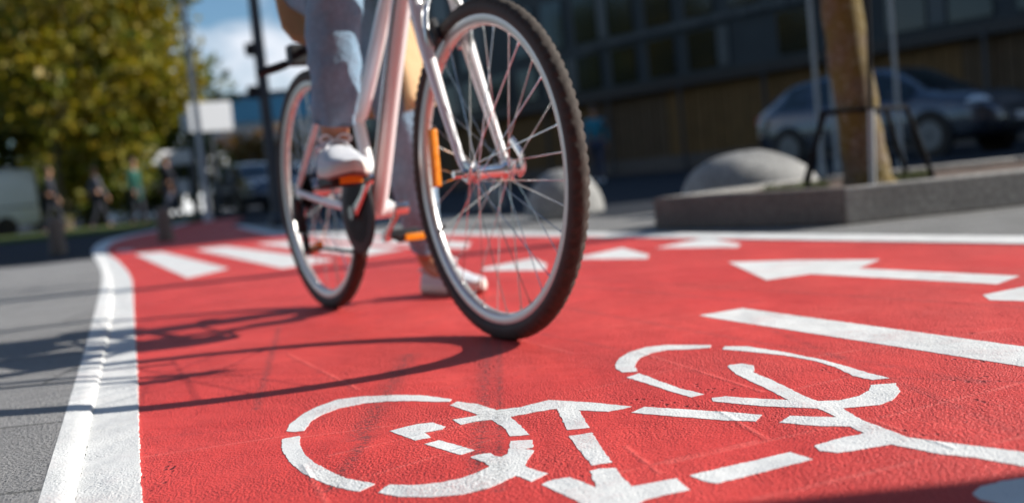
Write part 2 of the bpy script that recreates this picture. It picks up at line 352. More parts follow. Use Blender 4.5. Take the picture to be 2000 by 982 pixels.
def smoothp(P, n=6):
    P = [Vector(p) for p in P]; Q = []
    for i in range(len(P) - 1):
        p0, p1, p2, p3 = P[max(i - 1, 0)], P[i], P[i + 1], P[min(i + 2, len(P) - 1)]
        for j in range(n):
            t = j / n; Q.append(.5 * ((2 * p1) + (-p0 + p2) * t + (2 * p0 - 5 * p1 + 4 * p2 - p3) * t * t + (-p0 + 3 * p1 - 3 * p2 + p3) * t ** 3))
    return Q + [P[-1]]
def tag(o, label=None, cat=None, group=None, kind=None):
    for k_, v_ in (('label', label), ('category', cat), ('group', group), ('kind', kind)):
        if v_: o[k_] = v_
    return o
def empty(name, loc, rz=0, label=None, cat=None, group=None):
    o = bpy.data.objects.new(name, None); COL.objects.link(o); o.location = loc; o.rotation_euler = (0, 0, rz); o.empty_display_size = .2
    return tag(o, label, cat, group)
def copy_tree(o, parent=None, m=None):
    c = o.copy(); COL.objects.link(c); c.parent = parent
    for ch in list(o.children): copy_tree(ch, c)
    return c
def sheet(name, pts, z, m, thick=0.0, jit=0.0, step=0.0, bevel=0):
    pts = [Vector((p[0], p[1])) for p in pts]
    if step:
        q = []
        for i, a in enumerate(pts):
            b = pts[(i + 1) % len(pts)]; n = max(1, int((b - a).length / step))
            for j in range(n):
                p = a.lerp(b, j / n); nv = noise.noise_vector(Vector((p.x * 90, p.y * 90, 3.3))) + noise.noise_vector(Vector((p.x * 260, p.y * 260, 1.3))) * .7
                q.append(p + Vector((nv.x, nv.y)) * jit)
        pts = q
    tri = geometry.tessellate_polygon([[Vector((p.x, p.y, 0)) for p in pts]])
    n = len(pts); b = MB()
    fs = [tuple(t) for t in tri]; vs = [(p.x, p.y, z) for p in pts]
    if thick:
        vs += [(p.x, p.y, z - thick) for p in pts]; fs += [(i, (i + 1) % n, (i + 1) % n + n, i + n) for i in range(n)]
    b.add(vs, fs)
    o = b.build(name, m, smooth=0)
    for p in o.data.polygons[:1]:
        if p.normal.z < 0: o.data.flip_normals()
    return tag(o, kind='structure')

# ------------------------------------------------------------ ground
b = MB(); b.add([(-600, -200, -.014), (600, -200, -.014), (600, 1200, -.014), (-600, 1200, -.014)], [(0, 1, 2, 3)])
tag(b.build('road', m_asphalt, smooth=0), kind='structure')
gp = lambda L_: [G(x, y) for x, y in L_]
redL = gp([(276, 982), (273, 900), (270, 800), (268, 727), (264, 660), (262, 633), (260, 590), (258, 550), (252, 535), (243, 523), (228, 508), (212, 498), (207, 487), (221, 473), (245, 465), (275, 458), (330, 446), (365, 438), (400, 432)])
ext0 = redL[0] + (redL[0] - redL[2]) * 4
redR = gp([(480, 424), (466, 430), (452, 440), (490, 450), (530, 460), (640, 462), (880, 460), (1400, 467), (2000, 478)])
ext1 = redR[-1] + (redR[-1] - redR[-2]) * 3.0
red = [ext0] + redL + redR + [ext1, Vector((6, -3, 0)), Vector((ext0.x, -3, 0))]
sheet('cycle_path', red, 0.0, m_red)
step_ = gp([(146, 982), (166, 909), (182, 815), (196, 738), (207, 695), (216, 661), (221, 620), (222, 575), (219, 545), (210, 522), (200, 503), (196, 487), (212, 472), (240, 463), (283, 455), (335, 443), (370, 435)])
outer = gp([(83, 982), (105, 898), (132, 815), (149, 755), (166, 699), (179, 644), (193, 589), (200, 562), (202, 545), (196, 523), (182, 503), (177, 492), (188, 478), (221, 465), (287, 454), (335, 441), (365, 434)])
def ex(P): return [P[0] + (P[0] - P[2]) * 4] + P
def strip(name, A, B, z, m, thick, jit=.0012):
    return sheet(name, ex(A) + list(reversed(ex(B))), z, m, thick, jit, .012)

def rise(P, Q, w_): return [p + (q - p).normalized() * w_ for p, q in zip(P, Q)]
def even(P, n=90, passes=14):
    P = [Vector((p.x, p.y, 0)) for p in P]; d = [0]
    for a, c in zip(P[:-1], P[1:]): d.append(d[-1] + (c - a).length)
    t = np.linspace(0, 1, n) ** 1.7 * d[-1]
    A_ = np.stack([np.interp(t, d, [p[k_] for p in P]) for k_ in (0, 1)], 1)
    for _ in range(passes): A_[1:-1] = (A_[:-2] + 2 * A_[1:-1] + A_[2:]) / 4
    return [Vector((x, y, 0)) for x, y in A_]
kl = even(ex(step_)); ko = even(ex(outer)); ki = [a.lerp(c, .07) for a, c in zip(kl, ko)]
b = MB()
fl = lambda p, z: Vector((p.x, p.y, z))
rings = [[fl(a, .0025), fl(a.lerp(c, .5), .0055), fl(c, .0085), fl(c.lerp(d, .06), .0105), fl(c.lerp(d, .6), .0122), fl(d, .0125), fl(d, -.01)] for a, c, d in zip(kl, ki, ko)]
b.loft(rings, closed=False); o = b.build('kerb', m_kerbwhite, smooth=50); tag(o, kind='structure')
sheet('kerb_line', kl + list(reversed(ex(redL[:17]))), .0035, m_kerbwhite, .003, .0032, .006)
# left grey pavement, up to the road beyond
pv = [q for q in ko if q.y < 8.3]; pav = pv + [G(150, 512), G(60, 522), G(-400, 560), Vector((-14, 6, 0)), Vector((-14, -6, 0)), Vector((pv[0].x, -6, 0))]
sheet('pavement', pav, .012, m_pave, .02)
# right pavement
wl = gp([(2000, 463), (1400, 457), (880, 453), (640, 456), (540, 455)]); wl0 = wl[0] + (wl[0] - wl[1]) * 3
rr = gp([(880, 460), (1400, 467), (2000, 478)]); 
sheet('edge_line', [wl0] + wl + gp([(530, 461), (640, 463)]) + rr + [rr[-1] + (rr[-1] - rr[-2]) * 3], .004, m_kerbwhite, .003, .002, .03)
sheet('pavement', [wl0] + wl + gp([(470, 441), (600, 435), (870, 421), (1200, 425)]) + [Vector((2.2, 7.6, 0)), Vector((14, 9.5, 0)), Vector((30, 9, 0)), Vector((30, -2, 0)), Vector((7, -2, 0))], 0.0, m_walk, .02)
sheet('edge_line', gp([(456, 441), (480, 441), (560, 459), (530, 461), (488, 451)]), .0075, m_kerbwhite, .003)
# lawn strip far left
sheet('lawn', [Vector((-16, 22, 0)), Vector((-8.2, 22, 0)), Vector((-8.5, 30, 0)), Vector((-40, 34, 0)), Vector((-40, 24, 0))], .06, m_lawn, .08)

# ------------------------------------------------------------ painted markings
def marks(name, P, z=.0006):
    return sheet(name, [G(x, y) for x, y in P], z, m_white, .0005, .0016, .004)
A = lambda L_: [(500 + x / 2.5, 640 + y / 2.5) for x, y in L_]
B = lambda L_: [(1180 + x / 3.05, 660 + y / 3.05) for x, y in L_]
sym = [
 A([(148, 505), (165, 470), (230, 420), (300, 385), (400, 350), (520, 335), (680, 328), (820, 330), (960, 350), (945, 360), (880, 362), (760, 357), (640, 360), (520, 370), (400, 395), (320, 425), (270, 455), (235, 503), (190, 508)]),
 A([(125, 545), (130, 600), (165, 655), (230, 710), (320, 755), (400, 780), (500, 800), (585, 762), (520, 750), (440, 735), (370, 705), (290, 660), (240, 620), (215, 570), (213, 528), (150, 538)]),
 A([(595, 805), (700, 825), (860, 828), (1000, 815), (1130, 785), (1220, 745), (1270, 722), (1345, 750), (1425, 712), (1330, 683), (1310, 672), (1345, 620), (1360, 598), (1305, 593), (1355, 586), (1350, 548), (1240, 553), (1240, 580), (1225, 615), (1200, 630), (1160, 625), (1145, 612), (1090, 618), (1045, 632), (1110, 655), (1140, 675), (1085, 705), (1000, 735), (900, 755), (780, 768), (650, 765)]),
 A([(650, 505), (700, 490), (790, 470), (860, 462), (925, 482), (910, 497), (820, 512), (855, 535), (780, 550)]),
 A([(820, 568), (895, 548), (1070, 598), (1000, 620)]),
 A([(945, 378), (980, 360), (1080, 372), (1175, 402), (1290, 388), (1430, 353), (1560, 360), (1650, 365), (1835, 385), (1790, 397), (1720, 410), (1575, 402), (1600, 440), (1630, 488), (1520, 500), (1470, 395), (1360, 412), (1240, 435), (1290, 475), (1335, 523), (1240, 530), (1215, 490), (1150, 450), (1070, 458), (1000, 473), (960, 448), (1060, 432), (1090, 425)]),
 A([(1528, 528), (1640, 512), (1690, 590), (1740, 658), (1640, 672), (1580, 600)]),
 [(1058, 946), (1080, 936), (1112, 932), (1166, 952), (1152, 920), (1172, 915), (1202, 914), (1216, 932), (1234, 950), (1321, 934), (1347, 956), (1260, 976), (1215, 1000), (1220, 1030), (1180, 1030), (1150, 990), (1100, 965)],
 B([(160, 445), (240, 410), (560, 430), (800, 445), (940, 458), (905, 497), (700, 490), (400, 465)]),
 B([(65, 160), (90, 120), (150, 85), (250, 55), (370, 42), (640, 42), (630, 58), (500, 68), (370, 72), (280, 90), (210, 120), (183, 160), (200, 200), (110, 205), (75, 185)]),
 B([(705, 68), (720, 50), (850, 50), (1080, 85), (1300, 130), (1450, 170), (1580, 210), (1705, 240), (1600, 250), (1480, 225), (1380, 175), (1250, 135), (1080, 105), (850, 80)]),
 B([(132, 235), (210, 210), (300, 245), (450, 300), (595, 335), (520, 353), (400, 320), (250, 270)]),
 [(1421, 716), (1425, 713), (1449, 710), (1472, 714), (1474, 721), (1470, 727), (1508, 742), (1541, 758), (1570, 773), (1596, 783), (1639, 782), (1678, 773), (1698, 762), (1701, 752), (1749, 748), (1759, 765), (1744, 781), (1718, 791), (1672, 795), (1645, 797), (1685, 821), (1737, 840), (1773, 854), (1897, 870), (2010, 884), (2200, 903), (2200, 938), (2010, 912), (1892, 892), (1837, 887), (1743, 868), (1638, 884), (1600, 880), (1591, 870), (1640, 856), (1688, 846), (1660, 833), (1600, 832), (1522, 825), (1544, 812), (1635, 815), (1599, 798), (1489, 793), (1392, 784), (1390, 777), (1417, 774), (1490, 779), (1540, 781), (1489, 755), (1440, 732)],
 [(1346, 928), (1544, 883), (1588, 897), (1401, 944), (1373, 939)]]
bb = MB()
for P in sym:
    o = marks('x', P); n0 = len(bb.v); bb.add([v.co for v in o.data.vertices], [tuple(p.vertices) for p in o.data.polygons]); bpy.data.objects.remove(o)
tag(bb.build('bicycle_symbol', m_white, smooth=0), kind='structure')
marks('lane_line', [(1366, 616), (1450, 602), (2000, 677), (2600, 765), (2600, 845), (2000, 716), (1700, 669), (1400, 622)])
marks('direction_arrow', [(1423, 512), (1560, 508), (1718, 507), (1677, 524), (1991, 539), (1947, 555), (1583, 535), (1497, 547)])
marks('direction_arrow', [(1920, 576), (2000, 560), (2120, 545), (2200, 560), (2600, 600), (2600, 640), (2200, 592), (2000, 588), (1933, 586)])
marks('painted_triangle', [(940, 524), (1042, 504), (1068, 516), (1064, 528), (945, 528)])
marks('painted_triangle', [(1112, 506), (1216, 484), (1268, 498), (1264, 505)])
marks('painted_triangle', [(1280, 484), (1370, 466.5), (1395, 467), (1447, 477), (1441, 483)])
marks('painted_triangle', [(780, 483), (862, 469), (920, 474), (912, 485)])
marks('crossing_stripe', [(263, 496), (316, 492), (447, 524), (366, 543)])
marks('crossing_stripe', [(382, 487), (440, 481), (655, 508), (552, 524)])
marks('crossing_stripe', [(497, 476), (557, 471), (790, 486), (705, 501)])
marks('crossing_stripe', [(600, 467), (665, 463.5), (835, 470), (760, 479)])
marks('crossing_stripe', [(225, 489), (262, 487), (258, 491), (232, 492)])
marks('lettering_mark', [(1900, 964), (1915, 951), (1953, 940), (2000, 934), (2100, 925), (2250, 940), (2250, 985), (2100, 1000), (1990, 992), (1953, 984), (1914, 975)])

# ------------------------------------------------------------ the bicycle
TH = -1.0615; OB = Vector((-.5466, 3.1005, 0)); hv = Vector((math.cos(TH), math.sin(TH), 0)); nv_ = Vector((-hv.y, hv.x, 0))
bike = empty('bicycle', OB, TH, 'white step-through city bicycle ridden along the red path by the person in jeans', 'bicycle')
WB = 1.06; AX = .35
def wheel(x, name, fr, rear):
    c = Vector((x, 0, AX))
    # rim mesh (the wheel itself), tyre and hub and spokes below it
    b = MB(); seg = 120
    prof = [(.3145, -.013), (.318, -.0125), (.3185, -.011), (.314, -.009), (.3125, 0), (.314, .009), (.3185, .011), (.318, .0125), (.3145, .013), (.306, .0128), (.300, .0105), (.2955, .006), (.2945, 0), (.2955, -.006), (.300, -.0105), (.306, -.0128), (.3145, -.013)]
    b.lathe(prof, seg, (0, 0, 0), 'Y', caps=(False, False))
    rim = b.build(name, m_rim, bike, smooth=60, loc=c)
    b = MB(); n = 312; rings = []
    for i in range(n):
        a = 2 * math.pi * i / n; ring = []
        for j in range(20):
            t = -2.45 + 4.9 * j / 19                      # round the tyre section from bead to bead
            rr = .0188
            tr = 0
            if abs(t) < .25: tr = .0013 if (i % 6) < 4 else -.0003
            elif abs(t) < .62: tr = .0018 if ((i + (3 if t > 0 else 0)) % 6) < 3 else -.0004
            elif abs(t) < 1.12: tr = .0024 if (i % 3) < 2 else -.0010
            ra = .3312 + (rr + tr) * math.cos(t); ya = (rr + tr) * math.sin(t)
            ring.append(Vector((ra * math.cos(a), ya, ra * math.sin(a))))
        rings.append(ring)
    nn = 20; vs = [q for r_ in rings for q in r_]; fs = []; mi = []
    for i in range(n):
        for j in range(nn - 1):
            A_ = i * nn + j; B_ = ((i + 1) % n) * nn + j; fs.append((A_, B_, B_ + 1, A_ + 1)); mi.append(0 if 5 <= j <= 13 else 1)
    b.add(vs, fs); b.mi = mi
    b.build('tyre', [m_rubber, m_side], rim, smooth=32)
    b = MB(); W = .066 if rear else .05
    if rear: pr = [(.006, -W), (.012, -W), (.012, -.040), (.030, -.038), (.031, -.034), (.018, -.030), (.017, .03), (.029, .034), (.028, .038), (.012, .042), (.012, W), (.006, W)]
    else: pr = [(.005, -W), (.010, -W), (.011, -.040), (.0215, -.036), (.0215, -.032), (.0145, -.026), (.0135, 0), (.0145, .026), (.0215, .032), (.0215, .036), (.011, .040), (.010, W), (.005, W)]
    b.lathe(pr, 24, axis='Y'); b.build('hub', m_chrome, rim)
    # two spoke shapes copied round the wheel
    for side in (-1, 1):
        for par in (-1, 1):
            b = MB(); fl_ = .020 if not rear else .028; ang = par * R(52)
            p0 = Vector((fl_ * math.cos(ang), side * .0345, fl_ * math.sin(ang))); p1 = Vector((.299, side * .002, 0)); pm = p0.lerp(p1, .04)
            b.tube([p0, p1], .0010, 6); b.tube([p1.lerp(p0, .045), p1], .0021, 6)
            proto = b.build('spoke', m_chrome, rim)
            for kx in range(9):
                a = -R(kx * 40 + (0 if par > 0 else 20) + (0 if side > 0 else 10) + fr)
                s_ = proto if kx == 0 else proto.copy()
                if kx: COL.objects.link(s_); s_.parent = rim
                s_.rotation_euler = (0, a, 0)
    b = MB(); a = R(205 if not rear else 60); d = Vector((math.cos(a), 0, math.sin(a))); b.tube([d * .294, d * .262], .003, 8); b.build('valve', m_black, rim)
    return rim
fwl = wheel(WB, 'front_wheel', 4, False); rwl = wheel(0, 'rear_wheel', 0, True)
def reflector(parent, x, z, y, ang, l=.130, wd=.021):
    b = MB(); rot = Matrix.Rotation(ang, 3, 'Y')
    b.box((x, y, z), (wd, .018, l), rot); o = b.build('wheel_reflector', m_orange, parent, bevel=.004)
    return o
reflector(fwl, .828 - WB, .391 - AX + .002, -.012, R(2)); reflector(rwl, -.048, .169 - AX + .012, -.012, R(78), .085, .026)
# frame
def T(name, pts, rad, m=m_framew, parent=bike, seg=14, **kw):
    b = MB(); b.tube(pts, rad, seg, **kw); return b.build(name, m, parent)
T('down_tube', smoothp([(.43, 0, .283), (.494, 0, .39), (.605, 0, .585), (.716, 0, .767), (.785, 0, .862), (.832, 0, .90)]), [(.026, .0235)] * 31, seg=20)
T('top_tube', smoothp([(.372, 0, .535), (.40, 0, .545), (.50, 0, .645), (.634, 0, .788), (.74, 0, .885), (.826, 0, .945)]), [(.0215, .0185)] * 31, seg=18)
T('seat_tube', [(.43, 0, .283), (.405, 0, .37), (.378, 0, .47), (.352, 0, .56), (.325, 0, .66), (.305, 0, .73)], .0165)
T('seat_post', [(.31, 0, .71), (.268, 0, .86)], .0130, m_alloy)
T('head_tube', [(.872, 0, .795), (.826, 0, .965)], .021, seg=18)
b = MB(); b.tube([(.43, -.036, .283), (.43, .036, .283)], .0235, 20); b.build('bottom_bracket', m_framew, bike)
for s in (-1, 1):
    T('chain_stay', smoothp([(.42, s * .022, .286), (.34, s * .040, .294), (.20, s * .052, .315), (.05, s * .064, .342), (.005, s * .066, .35)]), .0105)
    T('seat_stay', smoothp([(.325, s * .016, .665), (.28, s * .040, .625), (.12, s * .058, .472), (.0, s * .066, .352)]), .0085)
    b = MB(); b.box((.004, s * .066, .348), (.045, .006, .05)); b.build('dropout', m_alloy, bike, bevel=.004)
# fork
fk = T('fork', [(.874, 0, .80), (.884, 0, .748)], .020, seg=18)
for s in (-1, 1):
    T('fork_leg', smoothp([(.880, s * .012, .760), (.886, s * .042, .748), (.892, s * .049, .722), (.915, s * .051, .650), (.965, s * .051, .530), (1.01, s * .051, .430), (1.035, s * .051, .378), (1.057, s * .051, .352)]), [.0150] * 19 + [.0155, .015, .0145, .014, .0135, .013, .0125, .012, .0115, .011, .0105, .010, .010, .010, .0095, .0095, .009, .009, .009, .009, .009, .009, .009, .009][:24], parent=fk, seg=16)
    b = MB(); b.box((1.056, s * .051, .352), (.034, .008, .042), Matrix.Rotation(R(25), 3, 'Y')); b.tube([(1.06, s * .053, .35), (1.06, s * .064, .35)], .0095, 14); b.build('fork_end', m_alloy, fk, bevel=.003)
    # brake: arm, pad, noodle
    b = MB(); b.tube([(.915, s * .030, .628), (.917, s * .060, .628)], .007, 10)
    b.tube(smoothp([(.934, s * .047, .612), (.936, s * .052, .655), (.926, s * .044, .700), (.915, s * .030, .728)]), [(.008, .006)] * 19, 10); br = b.build('brake_arm', m_alloy, bike)
    b = MB(); b.box((.925, s * .024, .662), (.018, .014, .055), Matrix.Rotation(R(-28), 3, 'Y')); b.build('brake_pad', m_black, br, bevel=.003)
T('brake_cable', smoothp([(.915, -.03, .728), (.925, .0, .745), (.918, .03, .75), (.895, .05, .82), (.87, .05, .92), (.86, .10, 1.0), (.80, .18, 1.06)]), .0026, m_black, seg=8)
T('gear_cable', smoothp([(.76, -.12, 1.07), (.84, -.09, 1.0), (.845, -.035, .90), (.77, -.03, .80), (.65, -.028, .62), (.50, -.027, .37), (.43, -.03, .255)]), .0024, m_black, seg=8)
# quick release
b = MB(); b.tube([(1.06, .060, .35), (1.06, .070, .35)], .011, 14); b.tube(smoothp([(1.060, .068, .338), (1.074, .071, .350), (1.076, .071, .374), (1.060, .069, .398), (1.048, .066, .413)]), [(.0085, .0055)] * 25, 12)
b.build('quick_release_lever', m_chrome, bike)
b = MB(); b.tube([(1.06, -.066, .35), (1.06, -.084, .35)], .008, 6); b.build('axle_nut', m_chrome, bike)
# crank set
b = MB(); cx = Vector((.43, 0, .283))
b.lathe([(.075, -.052), (.088, -.0535), (.099, -.0535), (.101, -.051), (.101, -.048), (.088, -.0465), (.075, -.047)], 64, cx, 'Y'); 
b.lathe([(.104, -.0585), (.107, -.057), (.107, -.0545), (.080, -.0545), (.080, -.0585)], 64, cx, 'Y'); b.lathe([(.03, -.058), (.03, -.045), (.012, -.045)], 20, cx, 'Y')
for i in range(5):
    a = R(72 * i + 20); b.tube([cx + Vector((0, -.051, 0)), cx + Vector((.088 * math.cos(a), -.051, .088 * math.sin(a)))], .008, 8)
chr_ = b.build('chainring', m_black, bike)
cdir = Vector((.147, 0, .080)).normalized() * .168
b = MB(); b.tube([cx + Vector((0, -.062, 0)), cx + Vector((0, -.066, 0)) + cdir * .5, cx + Vector((0, -.074, 0)) + cdir], [(.015, .009), (.011, .007), (.012, .008)], 14); b.lathe([(.018, -.074), (.018, -.058), (.010, -.05)], 18, cx, 'Y'); b.lathe([(.014, -.084), (.014, -.066)], 18, cx + cdir, 'Y'); b.build('crank_arm', m_chrome, bike)
b = MB(); b.tube([cx + Vector((0, .062, 0)), cx + Vector((0, .068, 0)) - cdir * .5, cx + Vector((0, .078, 0)) - cdir], [(.015, .009), (.011, .007), (.012, .008)], 14); b.lathe([(.0165, .046), (.019, .054), (.019, .082), (.011, .086)], 18, cx, 'Y'); b.lathe([(.014, .070), (.014, .088)], 18, cx - cdir, 'Y'); b.build('crank_arm', m_chrome, bike)
def pedal(c, s, rot):
    b = MB(); M3 = Matrix.Rotation(rot, 3, 'Y')
    for dx in (-.040, .040): b.box(Vector(c) + M3 @ Vector((dx, s * .052, 0)), (.014, .098, .024), M3)
    for dy in (.008, .052, .096): b.box(Vector(c) + M3 @ Vector((0, s * dy, 0)), (.072, .010, .018), M3)
    b.tube([Vector(c) + Vector((0, -s * .008, 0)), Vector(c) + Vector((0, s * .095, 0))], .009, 10)
    p = b.build('pedal', m_black, bike, bevel=.003)
    for dx in (-.0495, .0495):
        b = MB(); b.box(Vector(c) + M3 @ Vector((dx, s * .052, 0)), (.006, .058, .019), M3); b.build('pedal_reflector', m_orange, p, bevel=.002)
pedal(cx + Vector((0, -.086, 0)) + cdir, -1, R(-3)); pedal(cx + Vector((0, .090, 0)) - cdir, 1, R(6))
# chain, sprockets, derailleur
b = MB()
b.tube(smoothp([(.43, -.050, .387), (.25, -.050, .389), (0.0, -.050, .392)]), [(.0045, .003)] * 13, 8)
b.tube(smoothp([(.43, -.050, .179), (.30, -.05, .180), (.13, -.055, .186), (.03, -.060, .178), (.012, -.062, .190), (.012, -.06, .23), (-.01, -.056, .29), (-.035, -.052, .33)]), [(.0045, .003)] * 43, 8)
b.build('chain', m_blackmetal, bike)
b = MB()
for i, r_ in enumerate((.055, .048, .042, .036, .031, .027)): b.lathe([(r_, -.040 - i * .004), (r_, -.0385 - i * .004)], 32, (0, 0, AX), 'Y')
b.build('cassette', m_blackmetal, bike)
b = MB(); b.box((-.004, -.076, .300), (.030, .016, .066), Matrix.Rotation(R(10), 3, 'Y')); b.box((.004, -.068, .255), (.026, .024, .05))
for y in (-.070, -.058): b.box((.016, y, .215), (.022, .003, .105), Matrix.Rotation(R(-6), 3, 'Y'))
b.lathe([(.015, -.068), (.015, -.060)], 14, (.012, 0, .252), 'Y'); b.lathe([(.015, -.068), (.015, -.060)], 14, (.022, 0, .188), 'Y'); b.build('derailleur', m_black, bike, bevel=.002)
# rear reflector / guard, kickstand, saddle, bars
b = MB(); b.box((-.02, 0, .748), (.05, .085, .060)); b.tube([(-.02, 0, .75), (.14, 0, .80), (.285, 0, .81)], .012, 8); tl = b.build('tail_light', m_black, bike, bevel=.008)
b = MB(); b.box((-.048, 0, .748), (.008, .07, .04)); b.build('lens', m_redlens, tl, bevel=.003)
b = MB(); b.tube(smoothp([(-.06, 0, .742), (-.075, -.06, .722), (-.09, -.12, .708)]), [.007, .007, .008, .010, .012, .013, .013, .013, .013, .013, .013, .012, .008], 10); b.build('light_bracket', m_black, bike)
b = MB(); rings = []
for i in range(13):
    t = i / 12; x = .13 + .27 * t; wd = .075 * (1 - t) ** .6 + .016; wd *= (1 if i else .6)
    rings.append([Vector((x, wd * math.cos(a), .915 + (.018 if 0 < i < 12 else .008) * math.sin(a) + .012 * (1 - t) ** 2)) for a in [2 * math.pi * j / 16 for j in range(16)]])
b.loft(rings); b.build('saddle', m_saddle, bike)
T('saddle_rail', [(.19, 0, .895), (.27, 0, .868), (.35, 0, .895)], .006, m_blackmetal)
T('stem', [(.826, 0, .965), (.812, 0, 1.02), (.84, 0, 1.055)], .0145, m_alloy)
hb = T('handlebar', smoothp([(.60, -.30, 1.045), (.70, -.28, 1.055), (.79, -.17, 1.06), (.84, 0, 1.055), (.79, .17, 1.06), (.70, .28, 1.055), (.60, .30, 1.045)]), .0112, m_alloy)
for s in (-1, 1):
    T('grip', [(.70, s * .281, 1.055), (.59, s * .302, 1.044)], .016, m_black, hb)
    T('brake_lever', smoothp([(.745, s * .235, 1.05), (.755, s * .26, 1.03), (.68, s * .30, 1.015), (.61, s * .32, 1.01)]), .006, m_alloy, hb, seg=8)

# ------------------------------------------------------------ people
def skinned(name, verts, edges, radii, m, parent, sub=2, root=0):
    me = bpy.data.meshes.new(name); me.from_pydata(verts, edges, []); o = bpy.data.objects.new(name, me); COL.objects.link(o)
    sk = o.modifiers.new('skin', 'SKIN'); sk.use_smooth_shade = True; ss = o.modifiers.new('sub', 'SUBSURF'); ss.levels = sub; ss.render_levels = sub
    for i, r_ in enumerate(radii): me.skin_vertices[0].data[i].radius = (r_, r_) if not hasattr(r_, '__len__') else r_
    me.skin_vertices[0].data[root].use_root = True
    dg = bpy.context.evaluated_depsgraph_get(); m2 = bpy.data.meshes.new_from_object(o.evaluated_get(dg)); m2.name = name
    o.modifiers.clear(); o.data = m2; m2.materials.clear(); m2.materials.append(m); m2.shade_smooth()
    o.parent = parent; return o
def graph(J, chains):
    names = []; E_ = []
    for c in chains:
        for n_ in c:
            if n_ not in names: names.append(n_)
        E_ += list(zip(c[:-1], c[1:]))
    idx = {n_: i for i, n_ in enumerate(names)}
    return [tuple(J[n_][0]) for n_ in names], [(idx[a], idx[c]) for a, c in E_], [J[n_][1] for n_ in names]

def shoe_mesh(parent, origin, heading, pitch_, m_up=m_canvas, roll_=0):
    """low canvas shoe; local x from heel 0 to toe .275"""
    e = bpy.data.objects.new('shoe', None)
    Mx = Matrix.Translation(origin) @ Matrix.Rotation(heading, 4, 'Z') @ Matrix.Rotation(pitch_, 4, 'Y') @ Matrix.Rotation(roll_, 4, 'X')
    def half(x):   # half width of the sole outline
        t = x / .278
        return .5 * (.066 + .034 * math.sin(min(1, max(0, (t - .15) / .85)) * math.pi * .75) ** 1.3) * (1 - max(0, (t - .78) / .22) ** 2.6 * .92) * (1 - max(0, (.10 - t) / .10) ** 2 * .55)
    xs = [0, .004, .012, .03, .06, .09, .12, .15, .18, .205, .225, .243, .258, .268, .275, .278]
    def outline(z, g=0): 
        return [Vector((x, half(x) + g, z)) for x in xs] + [Vector((x, -half(x) - g, z)) for x in reversed(xs)]
    up_t = lambda x: .012 * max(0, (x - .19) / .088) ** 2
    b = MB(); rings = []
    for z, g in ((0.006, -.003), (.009, 0), (.018, .0015), (.030, .001), (.033, -.002)):
        rings.append([Mx @ Vector((q.x, q.y, z + up_t(q.x))) for q in outline(z, g)])
    b.loft(rings); sole = b.build('sole', m_sole, None, smooth=50)
    b = MB(); b.loft([[Mx @ Vector((q.x, q.y, z + up_t(q.x))) for q in outline(z, g)] for z, g in ((0, -.005), (.002, -.002), (.0065, -.002))]); osl = b.build('outsole', m_outsole, None, smooth=50)
    b = MB(); rings = []
    H = [(.004, .066), (.02, .078), (.05, .074), (.08, .080), (.105, .088), (.13, .083), (.16, .073), (.19, .062), (.215, .055), (.24, .049), (.258, .042), (.269, .034)]
    for x, h in H:
        hw = half(x); ring = []
        for j in range(18):
            a = math.pi * j / 17
            ca, sa = math.cos(a), math.sin(a)
            yy = hw * (abs(ca) ** .55) * (1 if ca > 0 else -1) * (1 - .28 * max(0, (x < .15)) * sa); zz = .026 + (h - .026) * sa ** .62
            ring.append(Mx @ Vector((x, yy, zz + up_t(x))))
        rings.append(ring)
    b.loft(rings); upm = b.build('shoe', m_up, None, smooth=70)
    # collar, laces, bow
    b = MB(); pts = [Mx @ Vector((.052 + .052 * math.cos(a),   .031 * math.sin(a), .079 + .006 * math.cos(a))) for a in [2 * math.pi * i / 20 for i in range(21)]]
    b.tube(pts, .007, 8); col_ = b.build('collar', m_up, None)
    b = MB()
    for i in range(6):
        x = .105 + i * .015; h = .086 - i * .0054; wy = .026
        for s in (-1, 1):
            b.tube([Mx @ Vector((x + s * .006 * k_ / 4 + .002, wy * (k_ / 4), h + .004 - abs(k_ / 4) ** 2 * .017)) for k_ in range(-4, 5)], [(.0022, .0036)] * 9, 8)
    for s in (-1, 1):
        b.tube(smoothp([Mx @ Vector(q) for q in ((.108, 0, .094), (.112, s * .02, .108), (.118, s * .040, .100), (.116, s * .030, .090), (.110, s * .006, .094))], 4), .0030, 8)
        b.tube(smoothp([Mx @ Vector(q) for q in ((.110, 0, .094), (.128, s * .016, .091), (.140, s * .032, .072), (.145, s * .040, .056))], 4), .0026, 8)
    lc = b.build('laces', m_lace, None)
    upm.parent = parent
    for q in (sole, osl, col_, lc): q.parent = upm
    return upm

